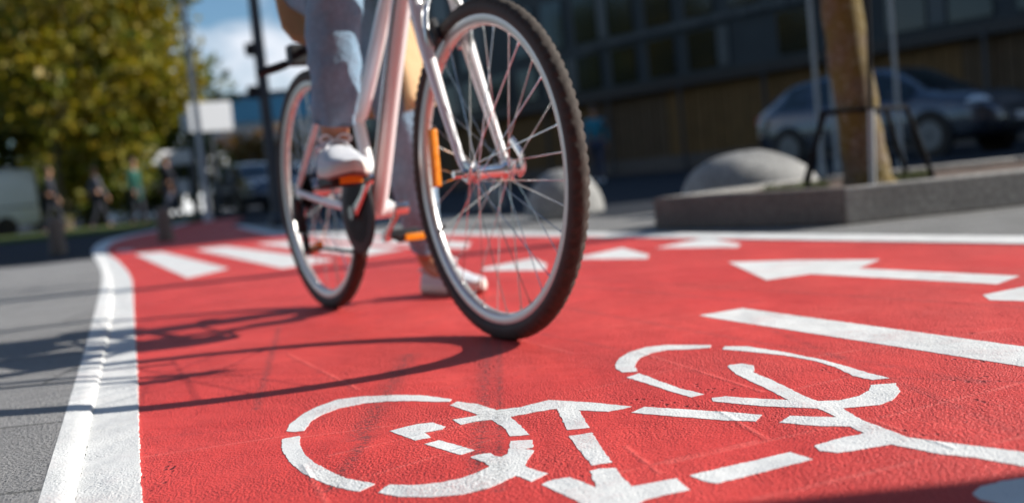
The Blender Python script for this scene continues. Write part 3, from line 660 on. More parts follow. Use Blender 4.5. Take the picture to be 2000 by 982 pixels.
def rider():
    P = bike.location
    root = empty('person', OB, TH, 'person in light jeans, tan coat and white sneakers astride the white bicycle', 'person')
    hipR, hipL = Vector((.19, -.095, .965)), Vector((.21, .10, .955))
    kneeR, kneeL = Vector((.565, -.105, .815)), Vector((.225, .185, .53))
    ankR, ankL = Vector((.485, -.118, .445)), Vector((.035, .312, .095))
    J = {'pel': ((.19, 0, 1.0), (.13, .10)), 'waist': ((.22, 0, 1.14), (.115, .085)), 'chest': ((.30, 0, 1.33), (.135, .10)), 'neckb': ((.36, 0, 1.47), .062), 'neck': ((.385, 0, 1.54), .05), 'jaw': ((.41, 0, 1.60), (.062, .068)), 'head': ((.405, 0, 1.68), (.078, .088)), 'crown': ((.40, 0, 1.745), (.06, .065)), 'nose': ((.492, 0, 1.655), .012)}
    ch = [['pel', 'waist', 'chest', 'neckb', 'neck', 'jaw', 'head', 'crown'], ['head', 'nose']]
    for s, c, kn, an, hp, ft in ((-1, 'r', kneeR, ankR, hipR, Vector((.60, -.135, .405))), (1, 'l', kneeL, ankL, hipL, Vector((.14, .325, .045)))):
        J['sh' + c] = ((.35, s * .17, 1.425), .058); J['el' + c] = ((.47, s * .275, 1.20), .040); J['wr' + c] = ((.605, s * .298, 1.085), .027); J['pa' + c] = ((.655, s * .296, 1.082), (.030, .022))
        ch.append(['chest', 'sh' + c, 'el' + c, 'wr' + c, 'pa' + c])
        for fi in range(4):
            y = s * (.315 - fi * .0) ; x0 = .668 + fi * .0 - fi * .019 + .015
            J['f%da' % fi + c] = ((x0, s * .312, 1.072), .010); J['f%db' % fi + c] = ((x0 + .004, s * .325, 1.045), .009); J['f%dc' % fi + c] = ((x0 + .002, s * .308, 1.028), .008)
            ch.append(['pa' + c, 'f%da' % fi + c, 'f%db' % fi + c, 'f%dc' % fi + c])
        J['th1' + c] = ((.665, s * .275, 1.068), .010); J['th2' + c] = ((.685, s * .268, 1.045), .009); ch.append(['pa' + c, 'th1' + c, 'th2' + c])
        J['hp' + c] = (hp, .085); J['kn' + c] = (kn, .055); J['cf' + c] = (kn.lerp(an, .35), .052); J['an' + c] = (an, (.034, .036)); J['ft' + c] = (ft, (.032, .022))
        ch.append(['pel', 'hp' + c, 'kn' + c, 'cf' + c, 'an' + c, 'ft' + c])
    v, e, r_ = graph(J, ch); skinned('body', v, e, r_, m_skin, root, 2)
    b = MB(); b.ball((.385, 0, 1.695), (.105, .092, .115), 20); b.tube(smoothp([(.32, 0, 1.74), (.275, 0, 1.62), (.27, 0, 1.50)]), [(.05, .07)] * 6 + [(.045, .06)] * 6 + [(.02, .03)], 14); b.build('hair', m_hair, root)
    # jeans: two legs and the hips
    b = MB()
    def leg(hp, kn, an, fr, cuts):
        low = an.lerp(kn, fr); P_ = [hp + Vector((0, 0, .03)), hp, hp.lerp(kn, .33), hp.lerp(kn, .66), hp.lerp(kn, .88), kn, kn.lerp(low, .15), kn.lerp(low, .35), kn.lerp(low, .6), kn.lerp(low, .85), kn.lerp(low, .985), low]
        P_ = smoothp(P_, 4); n = len(P_); rad = []
        for i in range(n):
            t = i / (n - 1); rad.append(np.interp(t, [0, .15, .35, .48, .6, .72, .93, .97, 1.0], [.10, .098, .084, .076, .073, .073, .0555, .0555, .0555]))
        # small folds
        rad = [x * (1 + .018 * math.sin(i * 1.9) + (.02 * math.sin(i * 3.1) if i > n * .8 else 0)) for i, x in enumerate(rad)]
        b.tube(P_, rad, 32, caps=False, wob=.010, wsc=15, sqd=(Vector((.80, .60, 0)), .20), fold=1)
        q = MB(); q.tube([P_[-2].lerp(P_[-1], -.2), P_[-1] + (P_[-1] - P_[-2]).normalized() * .002], [rad[-1] * 1.035] * 2, 32, caps=False, wob=.010, wsc=15, sqd=(Vector((.80, .60, 0)), .20)); b.add(q.v, q.f)
        return P_[-1], rad[-1]
    leg(hipR, kneeR, ankR, .17, 0); leg(hipL, kneeL, ankL, .14, 0)
    b.ball((.19, 0, .985), (.14, .185, .13), 20)
    j_ = b.build('jeans', m_jeans, root, smooth=60)
    so = j_.modifiers.new('s', 'SOLIDIFY'); so.thickness = .0025; so.offset = 1
    shoe_mesh(root, Vector((.415, -.118, .374)), R(-7), R(2))
    shoe_mesh(root, Vector((-.010, .310, .0)), R(13), 0)
    # coat: torso, sleeves and an open skirt hanging behind and to the left
    J2 = {'w': ((.215, 0, 1.10), (.16, .125)), 'c': ((.29, 0, 1.32), (.165, .125)), 'n': ((.35, 0, 1.46), (.09, .08))}
    c2 = [['w', 'c', 'n']]
    for s, c in ((-1, 'r'), (1, 'l')):
        J2['s' + c] = ((.345, s * .18, 1.42), .075); J2['e' + c] = ((.46, s * .285, 1.19), .060); J2['h' + c] = ((.575, s * .30, 1.105), .047); c2.append(['c', 's' + c, 'e' + c, 'h' + c])
    v, e, r_ = graph(J2, c2); coat = skinned('coat', v, e, r_, m_coat, root, 2)
    b = MB(); rings = []; nz_ = 16; na = 44
    for i in range(nz_):
        t = i / (nz_ - 1); ring = []
        for j in range(na):
            f = j / (na - 1); ph = -math.pi * .80 + f * math.pi * 1.62        # from the right front round the back to the left front
            d = Vector((-math.cos(ph), math.sin(ph), 0))
            side = math.sin(ph)
            rx = .135 + .055 * t; ry = .165 + .02 * t
            hem = .90 if side < 0 else .90 - .36 * min(1, max(0, side / .55))
            if side < -.05: hem = .90 - .19 * math.exp(-((ph + 2.15) / .42) ** 2)
            z = 1.12 + (hem - 1.12) * t
            fold = 1 + t * .09 * math.sin(ph * 6.5 + 1.0) + t * .04 * math.sin(ph * 13 + t * 2)
            x = .215 + d.x * rx * fold + t * .12 * (1 if d.x > 0 else .35) * (1 + .3 * max(0, side)); y = d.y * ry * fold
            ring.append(Vector((x, y, z)))
        rings.append(ring)
    b.loft(rings, closed=False); sk = b.build('coat_skirt', m_coat, coat, smooth=80); so = sk.modifiers.new('s', 'SOLIDIFY'); so.thickness = .004
    b = MB(); b.tube([(.215 + .165 * math.cos(a), .165 * math.sin(a) * 1.05, 1.12 + .01 * math.cos(a)) for a in [2 * math.pi * i / 28 for i in range(29)]], [(.022, .008)] * 29, 8); b.build('belt', m_coat, coat)
rider()

def walker(loc, rz, label, cat='person', jacket=m_dark, legs=m_jeans2, h=1.72, stride=.25, long_=False, shoes=m_dark, group=None, hair=m_hair):
    root = empty('person', loc, rz, label, cat, group); k_ = h / 1.72; s3 = lambda x, y, z: (x * k_, y * k_, z * k_)
    J = {'pel': (s3(0, 0, .95), (.15, .11)), 'waist': (s3(0, 0, 1.12), (.13, .10)), 'chest': (s3(.02, 0, 1.32), (.155, .11)), 'nb': (s3(.01, 0, 1.45), .06), 'neck': (s3(.02, 0, 1.50), .05), 'jaw': (s3(.045, 0, 1.565), .065), 'head': (s3(.03, 0, 1.63), (.080, .088)), 'crown': (s3(.02, 0, 1.69), .055), 'nose': (s3(.115, 0, 1.60), .012)}
    ch = [['pel', 'waist', 'chest', 'nb', 'neck', 'jaw', 'head', 'crown'], ['head', 'nose']]
    for s, c in ((-1, 'r'), (1, 'l')):
        st = stride * s
        J['sh' + c] = (s3(.01, s * .18, 1.40), .055); J['el' + c] = (s3(-.03 - st * .5, s * .23, 1.12), .042); J['wr' + c] = (s3(.06 - st * .7, s * .23, .89), .03); J['ha' + c] = (s3(.08 - st * .75, s * .23, .82), (.034, .02))
        J['hp' + c] = (s3(0, s * .09, .90), .09); J['kn' + c] = (s3(.04 + st * .5, s * .09, .50), .06); J['an' + c] = (s3(st, s * .09, .09), .042); J['ft' + c] = (s3(st + .15, s * .10, .04), (.045, .035))
        ch += [['chest', 'sh' + c, 'el' + c, 'wr' + c, 'ha' + c], ['pel', 'hp' + c, 'kn' + c, 'an' + c, 'ft' + c]]
        for fi in range(4):
            J['f%d' % fi + c] = (s3(.05 + fi * .018 - st * .75, s * .23, .745), .009); ch.append(['ha' + c, 'f%d' % fi + c])
        J['t' + c] = (s3(.125 - st * .75, s * .225, .79), .010); ch.append(['ha' + c, 't' + c])
    v, e, r_ = graph(J, ch); skinned('body', v, e, r_, m_skin, root, 1)
    def grow(names, chains, f, m, nm, extra={}):
        J3 = {n_: (J[n_][0], tuple(x * f for x in J[n_][1]) if hasattr(J[n_][1], '__len__') else J[n_][1] * f) for n_ in names}; J3.update(extra)
        v, e, r_ = graph(J3, chains); return skinned(nm, v, e, r_, m, root, 1)
    cs = [['pel', 'waist', 'chest', 'nb']] + [['chest', 'sh' + c, 'el' + c, 'wr' + c] for c in 'rl']
    ext = {}
    if long_: ext = {'hem': (s3(0, 0, .62), (.20, .18))}; cs.append(['pel', 'hem'])
    grow(['pel', 'waist', 'chest', 'nb'] + [a + c for a in ('sh', 'el', 'wr') for c in 'rl'], cs, 1.28, jacket, 'jacket', ext)
    grow(['pel'] + [a + c for a in ('hp', 'kn', 'an') for c in 'rl'], [['pel', 'hp' + c, 'kn' + c, 'an' + c] for c in 'rl'], 1.2, legs, 'trousers')
    b = MB(); b.ball(s3(.0, 0, 1.655), (.105, .095, .095), 14); b.build('hair', hair, root)
    for s, c in ((-1, 'r'), (1, 'l')):
        b = MB(); st = stride * s; b.tube([s3(st - .06, s * .09, .05), s3(st + .04, s * .095, .055), s3(st + .14, s * .10, .045), s3(st + .20, s * .10, .035)], [.045, .052, .045, .028], 10); b.build('shoe', shoes, root)
    return root
walker(G(1172, 357), R(-100), 'person in a teal jacket and black trousers walking past the dark building', jacket=m_teal, h=1.72, shoes=m_signwhite, stride=.2)
walker((-9.6, 27.4, 0), R(-20), 'person in a long bottle green coat standing by the left stone bollards', jacket=m_green, long_=True, legs=m_dark, h=1.74, stride=.12)
walker((-8.9, 28.0, 0), R(200), 'person in black jacket just right of the green coat', jacket=m_dark, h=1.78, stride=.15)
walker((-11.0, 28.4, 0), R(30), 'person in grey jacket just left of the green coat', jacket=m_greycl, legs=m_dark, h=1.68)
walker((-11.9, 27.6, 0), R(10), 'person in dark clothes leftmost of the group under the trees', jacket=m_dark, legs=m_dark, h=1.75)

# ------------------------------------------------------------ stone things on the ground
A3, B3, D3 = Vector((.735, 5.34, 0)), Vector((1.39, 4.335, 0)), Vector((1.80, 6.42, 0))
C3 = B3 + Vector((.985, .148, 0)).normalized() * 9
E3 = D3 + Vector((.985, .148, 0)).normalized() * 8.6
pl = empty('tree_planter', (1.6, 5.2, 0), 0, 'low granite-kerbed planter of bare soil around the leaning tree trunk', 'planter')
def kstone(name, a, c, m, parent, h=.155, wd=.13, side=1, seg_len=1.19):
    d = (c - a); n = max(1, int(round(d.length / seg_len))); d /= n; nrm = Vector((-d.y, d.x, 0)).normalized() * wd * side
    for i in range(n):
        p = a + d * i + d.normalized() * .003; q = a + d * (i + 1) - d.normalized() * .003; off = parent.location
        b = MB(); b.add([x - off for x in (p, q, q + nrm, p + nrm)] + [x - off + Vector((0, 0, h)) for x in (p, q, q + nrm, p + nrm)], [(0, 3, 2, 1), (4, 5, 6, 7), (0, 1, 5, 4), (1, 2, 6, 5), (2, 3, 7, 6), (3, 0, 4, 7)])
        b.build(name, m, parent, bevel=.010)
nAB = (B3 - A3).normalized(); nBC = (C3 - B3).normalized(); 
kstone('kerb_stone', A3, B3, m_granite_dark, pl); kstone('kerb_stone', B3 + nBC * .0, C3, m_granite, pl, .153)
kstone('kerb_stone', A3 + Vector((.05, .13, 0)), D3, m_granite, pl, .152, side=-1); kstone('kerb_stone', D3 + Vector((.14, 0, 0)), E3, m_granite, pl, .15, side=-1)
b = MB(); off = pl.location; pts = [A3 + Vector((.13, .08, 0)), B3 + Vector((.02, .13, 0)), C3 + Vector((0, .13, 0)), E3 - Vector((0, .13, 0)), D3 - Vector((0, .13, 0))]
nS = 26; rings = []
for i in range(nS):
    t = i / (nS - 1); a_ = (pts[0].lerp(pts[4], 0) if 0 else pts[0]).lerp(pts[4], t); c_ = pts[1].lerp(pts[3], t); ring = []
    for j in range(60):
        f = (j / 59) ** 1.6; q = a_.lerp(pts[1].lerp(pts[4], t), min(1, f * 8)) if f * 8 < 1 else pts[1].lerp(pts[4], t).lerp(pts[2].lerp(pts[3], t), (f - .125) / .875)
        ring.append(Vector((q.x, q.y, .118 + .018 * noise.noise(q * 5) + .008 * noise.noise(q * 17))) - off)
    rings.append(ring)
b.loft(rings, closed=False); b.build('soil', m_soil, pl)
def grass(cx_, cy_, r_, n, z=.12):
    b = MB()
    for _ in range(n):
        a = rnd.random() * 6.28; d = r_ * math.sqrt(rnd.random()); x, y = cx_ + d * math.cos(a), cy_ + d * math.sin(a) * .8; hh = rnd.uniform(.02, .055); la = rnd.random() * 6.28; lx, ly = math.cos(la) * .02, math.sin(la) * .02; wx, wy = -math.sin(la) * .003, math.cos(la) * .003
        b.add([(x - wx, y - wy, z), (x + wx, y + wy, z), (x + lx * .4, y + ly * .4, z + hh * .7), (x + lx, y + ly, z + hh)], [(0, 1, 2), (0, 2, 3)])
    return b
o = grass(1.47, 5.35, .17, 420).build('grass', m_grass, smooth=0, recalc=False); gb = grass(2.02, 5.35, .14, 260); tag(o, 'short green grass tufts around the foot of the planter tree', 'grass', kind='stuff')
o2 = gb.build('grass', m_grass, smooth=0, recalc=False); tag(o2, 'short grass tufts right of the planter tree', 'grass', kind='stuff')
# smooth boulder-like bollards
def dome(c, rx, ry, h, rz, label, ridge=0.0, squash=1.0):
    b = MB(); rings = []; n = 48
    for i in range(1, 19):
        t = i / 18 * math.pi * .5 * 1.12; ring = []
        for j in range(n):
            a = 2 * math.pi * j / n; rr = math.sin(min(t, 1.76)); z = h * math.cos(t) if t < math.pi / 2 else -h * .35 * math.sin(t - math.pi / 2) * 1.0
            x, y = rx * rr * math.cos(a), ry * rr * math.sin(a)
            if ridge: z += ridge * math.exp(-(y / (ry * .22)) ** 2) * (1 - rr * .6) * .5; z *= 1 - .10 * (x / rx)
            z += .012 * noise.noise(Vector((x * 6, y * 6, z * 6 + h * 40))) + (.035 * max(0, 1 - abs(y + .10 * x) / .10) * rr * (x > 0) if ridge else 0)
            ring.append(Vector((x, y, z + h * .16)))
        rings.append(ring)
    b.loft(rings); o = b.build('stone_bollard', m_concrete, smooth=60, loc=c); o.rotation_euler = (0, 0, rz); return tag(o, label, 'bollard', 'rounded stone bollards')
p = G(1466, 404); dome((p.x, p.y, 0), .43, .34, .285, R(-14), 'wide flattened pale stone bollard behind the planter corner', ridge=.05)
p = G(1108, 428); dome((p.x, p.y + .2, 0), .285, .285, .31, 0, 'round grey stone bollard seen through the front wheel of the bicycle')
p = G(950, 412); dome((p.x, p.y + .2, 0), .20, .25, .30, 0, 'round grey stone bollard farther along the pavement edge behind the wheel hub')
for (x, y), hh, lb in (((115, 497), .375, 'brownish stone post nearest the van'), ((325, 472), .375, 'brownish stone post beside the people at the path edge')):
    p = G(x, y); b = MB(); b.lathe([(.088, 0), (.090, .02), (.082, .10), (.078, .25), (.080, .33), (.076, hh - .02), (.06, hh - .004), (.03, hh)], 24); b.build('x', m_bollard); o = bpy.context.scene.objects[-1] if 0 else bpy.data.objects['x']; o.name = 'bollard_post'; o.location = (p.x, p.y, 0); tag(o, lb, 'bollard', 'short stone posts at the left kerb')

# ------------------------------------------------------------ trees
def crown(name, c, rad, n, leaf, m, parent, seed, hollow=.35, flat=1.0):
    g = np.random.default_rng(seed); K = 26
    cc = g.normal(size=(K, 3)); cc /= np.linalg.norm(cc, axis=1)[:, None]; cc *= g.uniform(.35, .86, (K, 1)); cc = cc * np.array(rad); cr = g.uniform(.20, .42, K) * min(rad)
    idx = g.integers(0, K, n); d = g.normal(size=(n, 3)); d /= np.linalg.norm(d, axis=1)[:, None]; rr = cr[idx] * (g.random(n) ** .45)
    P_ = cc[idx] + d * rr[:, None] * 1.25
    u = g.normal(size=(n, 3)); u /= np.linalg.norm(u, axis=1)[:, None]; t = g.normal(size=(n, 3)); v = np.cross(u, t); v /= np.linalg.norm(v, axis=1)[:, None]
    s = leaf * g.uniform(.6, 1.3, (n, 1)); V = np.stack([P_ - u * s, P_ - v * s * .55, P_ + u * s, P_ + v * s * .55], 1).reshape(-1, 3) - np.array(parent.location) + np.array(c)
    me = bpy.data.meshes.new(name); me.from_pydata(V.tolist(), [], np.arange(4 * n).reshape(n, 4).tolist()); me.materials.append(m)
    o = bpy.data.objects.new(name, me); COL.objects.link(o); o.parent = parent; return cc + np.array(c)
def tree(x, y, trunk_h, r0_, c, rad, n, leaf, m, label, seed, mb=m_bark, group=None, limbs=9):
    t = empty('tree', (x, y, 0), 0, label, 'tree', group); cc = crown('crown', c, rad, n, leaf, m, t, seed)
    b = MB(); top = Vector((c[0] - x, c[1] - y, c[2]))
    P_ = smoothp([(0, 0, -.02), (.02, 0, .25), (top.x * .1, 0, trunk_h), tuple(top)], 5); b.tube(P_, [r0_ * (1.25 - .9 * (i / (len(P_) - 1)) ** .8) for i in range(len(P_))], 12, wob=.03 * r0_, wsc=9)
    for i in range(limbs):
        q = Vector(cc[i]) - Vector((x, y, 0)); s_ = Vector((top.x * .3, top.y * .3, trunk_h + (top.z - trunk_h) * rnd.uniform(0, .7)))
        b.tube(smoothp([s_, s_.lerp(q, .5) + Vector((0, 0, .15)), q], 4), [r0_ * .42 * (1 - i_ / 10) for i_ in range(9)], 7)
    b.build('trunk', mb, t); return t
gp_ = 'trees on the left beyond the road'
tree(-12.6, 30.0, 1.9, .22, (-12.1, 30.0, 5.2), (4.1, 3.4, 4.7), 10000, .16, m_leafA, 'large yellowing tree, the one reaching nearest the pale lamp post', 1, group=gp_)
tree(-18.6, 36.0, 2.2, .25, (-18.6, 36, 5.2), (4.2, 3.6, 4.8), 11000, .18, m_leafB, 'large greener tree rising behind the van', 2, group=gp_)
tree(-14.8, 37, 2.2, .22, (-14.8, 37, 6.2), (3.8, 3.2, 5.0), 8000, .2, m_leafA, 'golden tree behind the yellowing tree, showing at its right edge', 3, group=gp_)
tree(-15.5, 40, 2.2, .25, (-15.5, 40, 5.0), (5.4, 3.5, 5.0), 9000, .24, m_leafB, 'dark green tree at the back of the left group', 4, group=gp_)
tree(-13.6, 46, 1.6, .15, (-13.6, 46, 2.7), (3.0, 2, 2.6), 3000, .2, m_leafB, 'low green tree at the far end of the left group', 5, group=gp_)
tree(-12.2, 55, 1.5, .12, (-12.4, 55, 2.3), (2.6, 1.8, 1.9), 2500, .17, m_leafC, 'small brown autumn tree below the blue building', 6)
def shrub(x, y, rx, ry, h, n, m, label, seed):
    t = empty('shrub', (x, y, 0), 0, label, 'shrub', 'low shrubs under the left trees'); cc = crown('foliage', (x, y, h * .55), (rx, ry, h * .62), n, .10, m, t, seed)
    b = MB()
    for i in range(5): b.tube([(rnd.uniform(-.1, .1), 0, 0), Vector(cc[i]) - Vector((x, y, 0))], [.03, .008], 6)
    b.build('stem', m_bark, t)
shrub(-14.9, 34.6, 1.9, 1.0, 2.3, 2600, m_leafB, 'low green shrub just right of the van', 21)
shrub(-13.6, 31.8, 1.8, 1.0, 2.0, 2600, m_leafB, 'low green shrub behind the two leftmost people', 22)
shrub(-11.3, 31.4, 1.3, .9, 2.1, 2000, m_leafB, 'low green shrub behind the person in the green coat', 23)
# planter tree
tb = G(1697, 362, .125); tr = empty('tree', (tb.x, tb.y, .11), 0, 'slim mossy tree trunk with pale sunlit side in the granite planter', 'tree')
b = MB(); P_ = smoothp([(.015, 0, -.02), (.0, 0, .03), (-.012, 0, .15), (-.04, 0, .5), (-.07, 0, 1.0), (-.08, 0, 2.3), (-.10, .05, 3.4), (-.1, .1, 4.3)], 5)
b.tube(P_, [np.interp(q.z, [-.02, .0, .1, .3, 1, 2.3, 4.3], [.135, .125, .108, .101, .093, .078, .03]) for q in P_], 24, wob=.012, wsc=11)
bc = Vector((-.1, .05, 4.0)); 
cc = crown('crown', (tb.x - .1, tb.y + .1, 4.2), (2.1, 2.0, 2.0), 6500, .06, m_leafA, tr, 9)
for i in range(11):
    q = Vector(cc[i]) - Vector((tb.x, tb.y, .11)); s_ = Vector((-.085, .03, rnd.uniform(2.2, 3.4))); b.tube(smoothp([s_, s_.lerp(q, .5) + Vector((0, 0, .12)), q], 4), [.026 * (1 - i_ / 10) for i_ in range(9)], 7)
b.build('trunk', m_barkw, tr)
# black steel guard round that tree
gd = empty('tree_guard', (tb.x, tb.y, .11), 0, 'black steel guard with splayed legs around the planter tree trunk', 'tree guard')
pL = G(1572, 372, .13); pR = G(1825, 345, .13); o_ = Vector((tb.x, tb.y, .11)); rz_ = .385
def pt(px, py, y): # point on the vertical plane at distance y
    d = fw + rt * ((px - 1000) / FPX) - up * ((py - 491) / FPX); return Vector((0, 0, CH)) + d * (y / d.y)
tl_, tr_ = pt(1606, 220, pL.y - .1) - o_, pt(1770, 210, pR.y - .12) - o_
for a_, c_ in ((pL - o_, tl_), (pR - o_, tr_), (Vector((.34, .36, .0)), Vector((.16, .15, tl_.z))), (Vector((-.22, .40, .0)), Vector((-.14, .16, tl_.z)))):
    b = MB(); b.tube([a_ - Vector((0, 0, .03)), c_], .013, 8); b.build('leg', m_blackmetal, gd)
b = MB(); q = [tl_, Vector((-.05, -.135, (tl_.z + tr_.z) / 2)), tr_, Vector((.16, .15, tl_.z)), Vector((-.14, .16, tl_.z)), tl_]
for a_, c_ in zip(q[:-1], q[1:]): b.tube([a_, c_], .010, 8)
b.build('ring', m_blackmetal, gd)
sp = pt(1704, 365, tb.y - .14); b = MB(); b.tube([Vector((sp.x, sp.y, .10)), pt(1701, 215, tb.y - .14)], .016, 10); b.tube([pt(1701, 214, tb.y - .14), pt(1692, -60, tb.y - .14)], .012, 10, mi=1)
o = b.build('support_stake', [m_galv, m_blackmetal], None); tag(o, 'slim upright stake tied in front of the planter tree trunk', 'stake')

# ------------------------------------------------------------ poles
def pole(px, py, r_b, r_t, h, m, label, name='pole', extras=None, cat='pole'):
    p = G(px, py); e = empty(name, (p.x, p.y, 0), 0, label, cat)
    b = MB(); b.lathe([(r_b * 1.6, 0), (r_b * 1.6, .12), (r_b, .16), (r_b, h * .3), (r_t, h)], 18); b.build('post', m, e)
    if extras: extras(e)
    return e
def arm(e, h=6.5, m=m_polelight, hx=1.3):
    b = MB(); b.tube(smoothp([(0, 0, h - .1), (.1, 0, h + .25), (hx, 0, h + .4)]), .035, 8); b.build('arm', m, e)
    b = MB(); b.box((hx + .25, 0, h + .38), (.6, .22, .10)); b.build('lamp_head', m, e, bevel=.03)
pole(408, 433, .068, .040, 7.2, m_polelight, 'pale slender lamp post standing just right of the yellowing trees', 'street_lamp', lambda e: arm(e, 7.2), 'street lamp')
def boxes(e):
    for z, dx in ((1.68, -.17), (2.2, -.14)):
        b = MB(); b.box((dx + .04, -.02, z), (.12, .12, .15)); b.tube([(dx, 0, z), (0, 0, z)], .02, 6); b.build('signal_box', m_black, e, bevel=.015)
    arm(e, 6.5, m_poledark)
pole(545, 442, .072, .04, 6.5, m_poledark, 'tall dark grey tapered lamp post left of the rear wheel', 'street_lamp', boxes, 'street lamp')
gpp = 'thin metal posts behind the planter tree'
for px_, py_, lb, m_ in ((1607, 345, 'thin grey metal post leftmost of those behind the trunk', m_galv), (1637, 338, 'thin grey metal post immediately left of the planter trunk', m_galv), (1762, 330, 'thin grey metal post right of the planter trunk', m_galv)):
    e = pole(px_, py_, .023, .021, 3.2, m_, lb, 'sign_post', None, 'post'); e['group'] = gpp
    b = MB(); b.box((0, -.02, 2.75), (.5, .02, .5)); b.build('sign_plate', m_galv, e, bevel=.02)

# ------------------------------------------------------------ vehicles
def car(loc, rz, label, paint, lit=False, name='parked_car'):
    root = empty(name, loc, rz, label, 'car')
    # stations: x from tail to nose, bottom, belt height, half width, roof height, roof half width, hood?
    ST = [(0, .42, .62, .62, .66, .55), (.05, .34, .80, .74, .90, .62), (.12, .28, .92, .83, 1.04, .64), (.40, .24, .95, .88, 1.24, .60), (.80, .22, .95, .895, 1.41, .60), (1.5, .20, .94, .905, 1.47, .61), (2.2, .20, .92, .91, 1.475, .62), (2.75, .20, .91, .905, 1.42, .61), (3.15, .20, .90, .90, 1.24, .62), (3.55, .21, .90, .90, 1.00, .68), (3.9, .22, .86, .89, .945, .60), (4.3, .24, .82, .86, .91, .58), (4.55, .27, .74, .80, .82, .52), (4.68, .32, .60, .68, .65, .45), (4.72, .40, .54, .55, .57, .38)]
    rings = []
    for x, zb, zl, w_, zr, wr in ST:
        h = [(0, zb), (w_ * .82, zb), (w_ * .97, zb + .07), (w_ * 1.0, (zb + zl) / 2), (w_ * .985, zl - .04), (w_ * .95, zl), (wr + (w_ * .95 - wr) * .10, zr - (zr - zl) * .12), (wr * .82, zr - .006), (0, zr + .012)]
        ring = [Vector((x, -y, z)) for y, z in h] + [Vector((x, y, z)) for y, z in reversed(h[1:-1])]
        rings.append(ring)
    b = MB(); b.loft(rings); body = b.build('body', paint, root, smooth=45)
    # windows: skins a little proud of the body, between belt and roof
    def side_pt(i0, t, k0, f, s, off=.006):
        a0, a1 = rings[i0], rings[i0 + 1]; n = len(a0)
        def g_(r_, k_): q = r_[k_]; return Vector((q.x, q.y, q.z))
        p0 = g_(a0, k0).lerp(g_(a1, k0), t); p1 = g_(a0, k0 + 1).lerp(g_(a1, k0 + 1), t); q = p0.lerp(p1, f); q.y -= off
        return Vector((q.x, q.y * (1 if s < 0 else -1), q.z))
    for s in (-1, 1):
        for (i0, t0, i1, t1) in ((3, .3, 4, .7), (4, .85, 5, .95), (6, .05, 7, .98), (8, .05, 8, .6)):
            pts_ = [(i0, t0)] + [(i_, 0) for i_ in range(i0 + 1, i1 + 1)] + [(i1, t1)]; b = MB()
            ring = [[side_pt(min(i_, len(ST) - 2), t_, 5, f, s) for f in (.10, .5, .93)] for i_, t_ in pts_]; b.loft(ring, closed=False); b.build('side_window', m_carglass, body, smooth=40)
        b = MB(); b.ball((3.2, s * 1.0, .98), (.06, .10, .07), 12); b.tube([(3.2, s * .88, .93), (3.2, s * .98, .96)], .02, 6); b.build('wing_mirror', paint, body)
        b = MB(); b.ball((4.38, s * .66, .755), (.22, .17, .075), 14, rot=Matrix.Rotation(s * R(-32), 3, 'Z')); b.build('headlight', emit('lit_headlamp', (1, .95, .85), 6) if lit else m_lamp, body)
        b = MB(); b.lathe([(.055, 0), (.05, .03)], 14, (4.56, s * .62, .40), 'X'); b.build('fog_light', m_lamp, body)
        b = MB(); b.box((4.57, s * .60, .40), (.08, .26, .17), Matrix.Rotation(s * R(-22), 3, 'Z')); b.build('air_intake', m_black, body, bevel=.02)
        b = MB(); b.box((.10, s * .70, .84), (.10, .22, .17)); b.build('tail_lamp', m_redlens, body, bevel=.02)
        b = MB(); b.box((2.35, s * .902, .27), (2.4, .03, .10)); b.build('sill', m_black, body, bevel=.01)
        for x in (.88, 3.72):
            b = MB(); b.lathe([(.375, s * .80), (.375, s * .912), (.33, s * .914)], 28, (x, 0, .33), 'Y', caps=(True, True)); ar = b.build('wheel_arch', m_black, body)
            b = MB(); b.lathe([(.22, s * .72), (.31, s * .72), (.322, s * .76), (.322, s * .89), (.31, s * .918), (.22, s * .918)], 28, (x, 0, .322), 'Y'); ty = b.build('wheel', m_rubber, root)
            b = MB(); b.lathe([(.215, s * .921), (.20, s * .905), (.06, s * .915), (.05, s * .926)], 24, (x, 0, .322), 'Y')
            for q in range(5):
                a = q * 1.2566; b.box((x + .12 * math.cos(a), s * .919, .322 + .12 * math.sin(a)), (.19, .014, .045), Matrix.Rotation(-a, 3, 'Y'))
            b.build('rim', m_cardisc, ty)
    for (i0, t0, i1, t1, nm) in ((7, .25, 8, .93, 'windscreen'), (3, .05, 3, .85, 'rear_window')):
        b = MB(); R2 = []
        for i_, t_ in [(i0, t0)] + [(q, 0) for q in range(i0 + 1, i1 + 1)] + [(i1, t1)]:
            a0, a1 = rings[i_], rings[i_ + 1]; row = []
            for k0 in (6, 7, 8, 9, 10): q = a0[k0].lerp(a1[k0], t_); row.append(Vector((q.x, q.y * .94, q.z + .008)))
            R2.append(row)
        b.loft(R2, closed=False); b.build(nm, m_carglass, body, smooth=60)
    b = MB(); b.box((4.665, 0, .44), (.10, 1.0, .22), None, 0, .92); b.build('lower_grille', m_black, body, bevel=.03)
    b = MB(); b.box((4.66, 0, .62), (.09, .78, .055)); b.build('upper_grille', m_black, body, bevel=.015)
    b = MB(); b.box((4.725, 0, .50), (.02, .52, .11)); pp = b.build('number_plate', m_plate, body, bevel=.006)
    b = MB(); b.box((4.737, -.235, .50), (.004, .045, .105)); b.build('blue_band', m_carpaint2, pp)
    return root
hd = math.atan2(-.84, .54); cr_ = Vector((4.75, 20.0, -.014)); lft = Vector((.84, .54, 0)) * .91
car1 = car(cr_ + lft, hd, 'dark blue-grey estate car parked facing right behind the planter', m_carpaint)
car1.scale = (1.03, 1.03, 1.08)
p = G(452, 424); c2_ = copy_tree(car1); c2_.location = (-9.3, 36, -.014); c2_.rotation_euler = (0, 0, R(-60)); tag(c2_, 'dark car parked far down the street left of the dark lamp post')
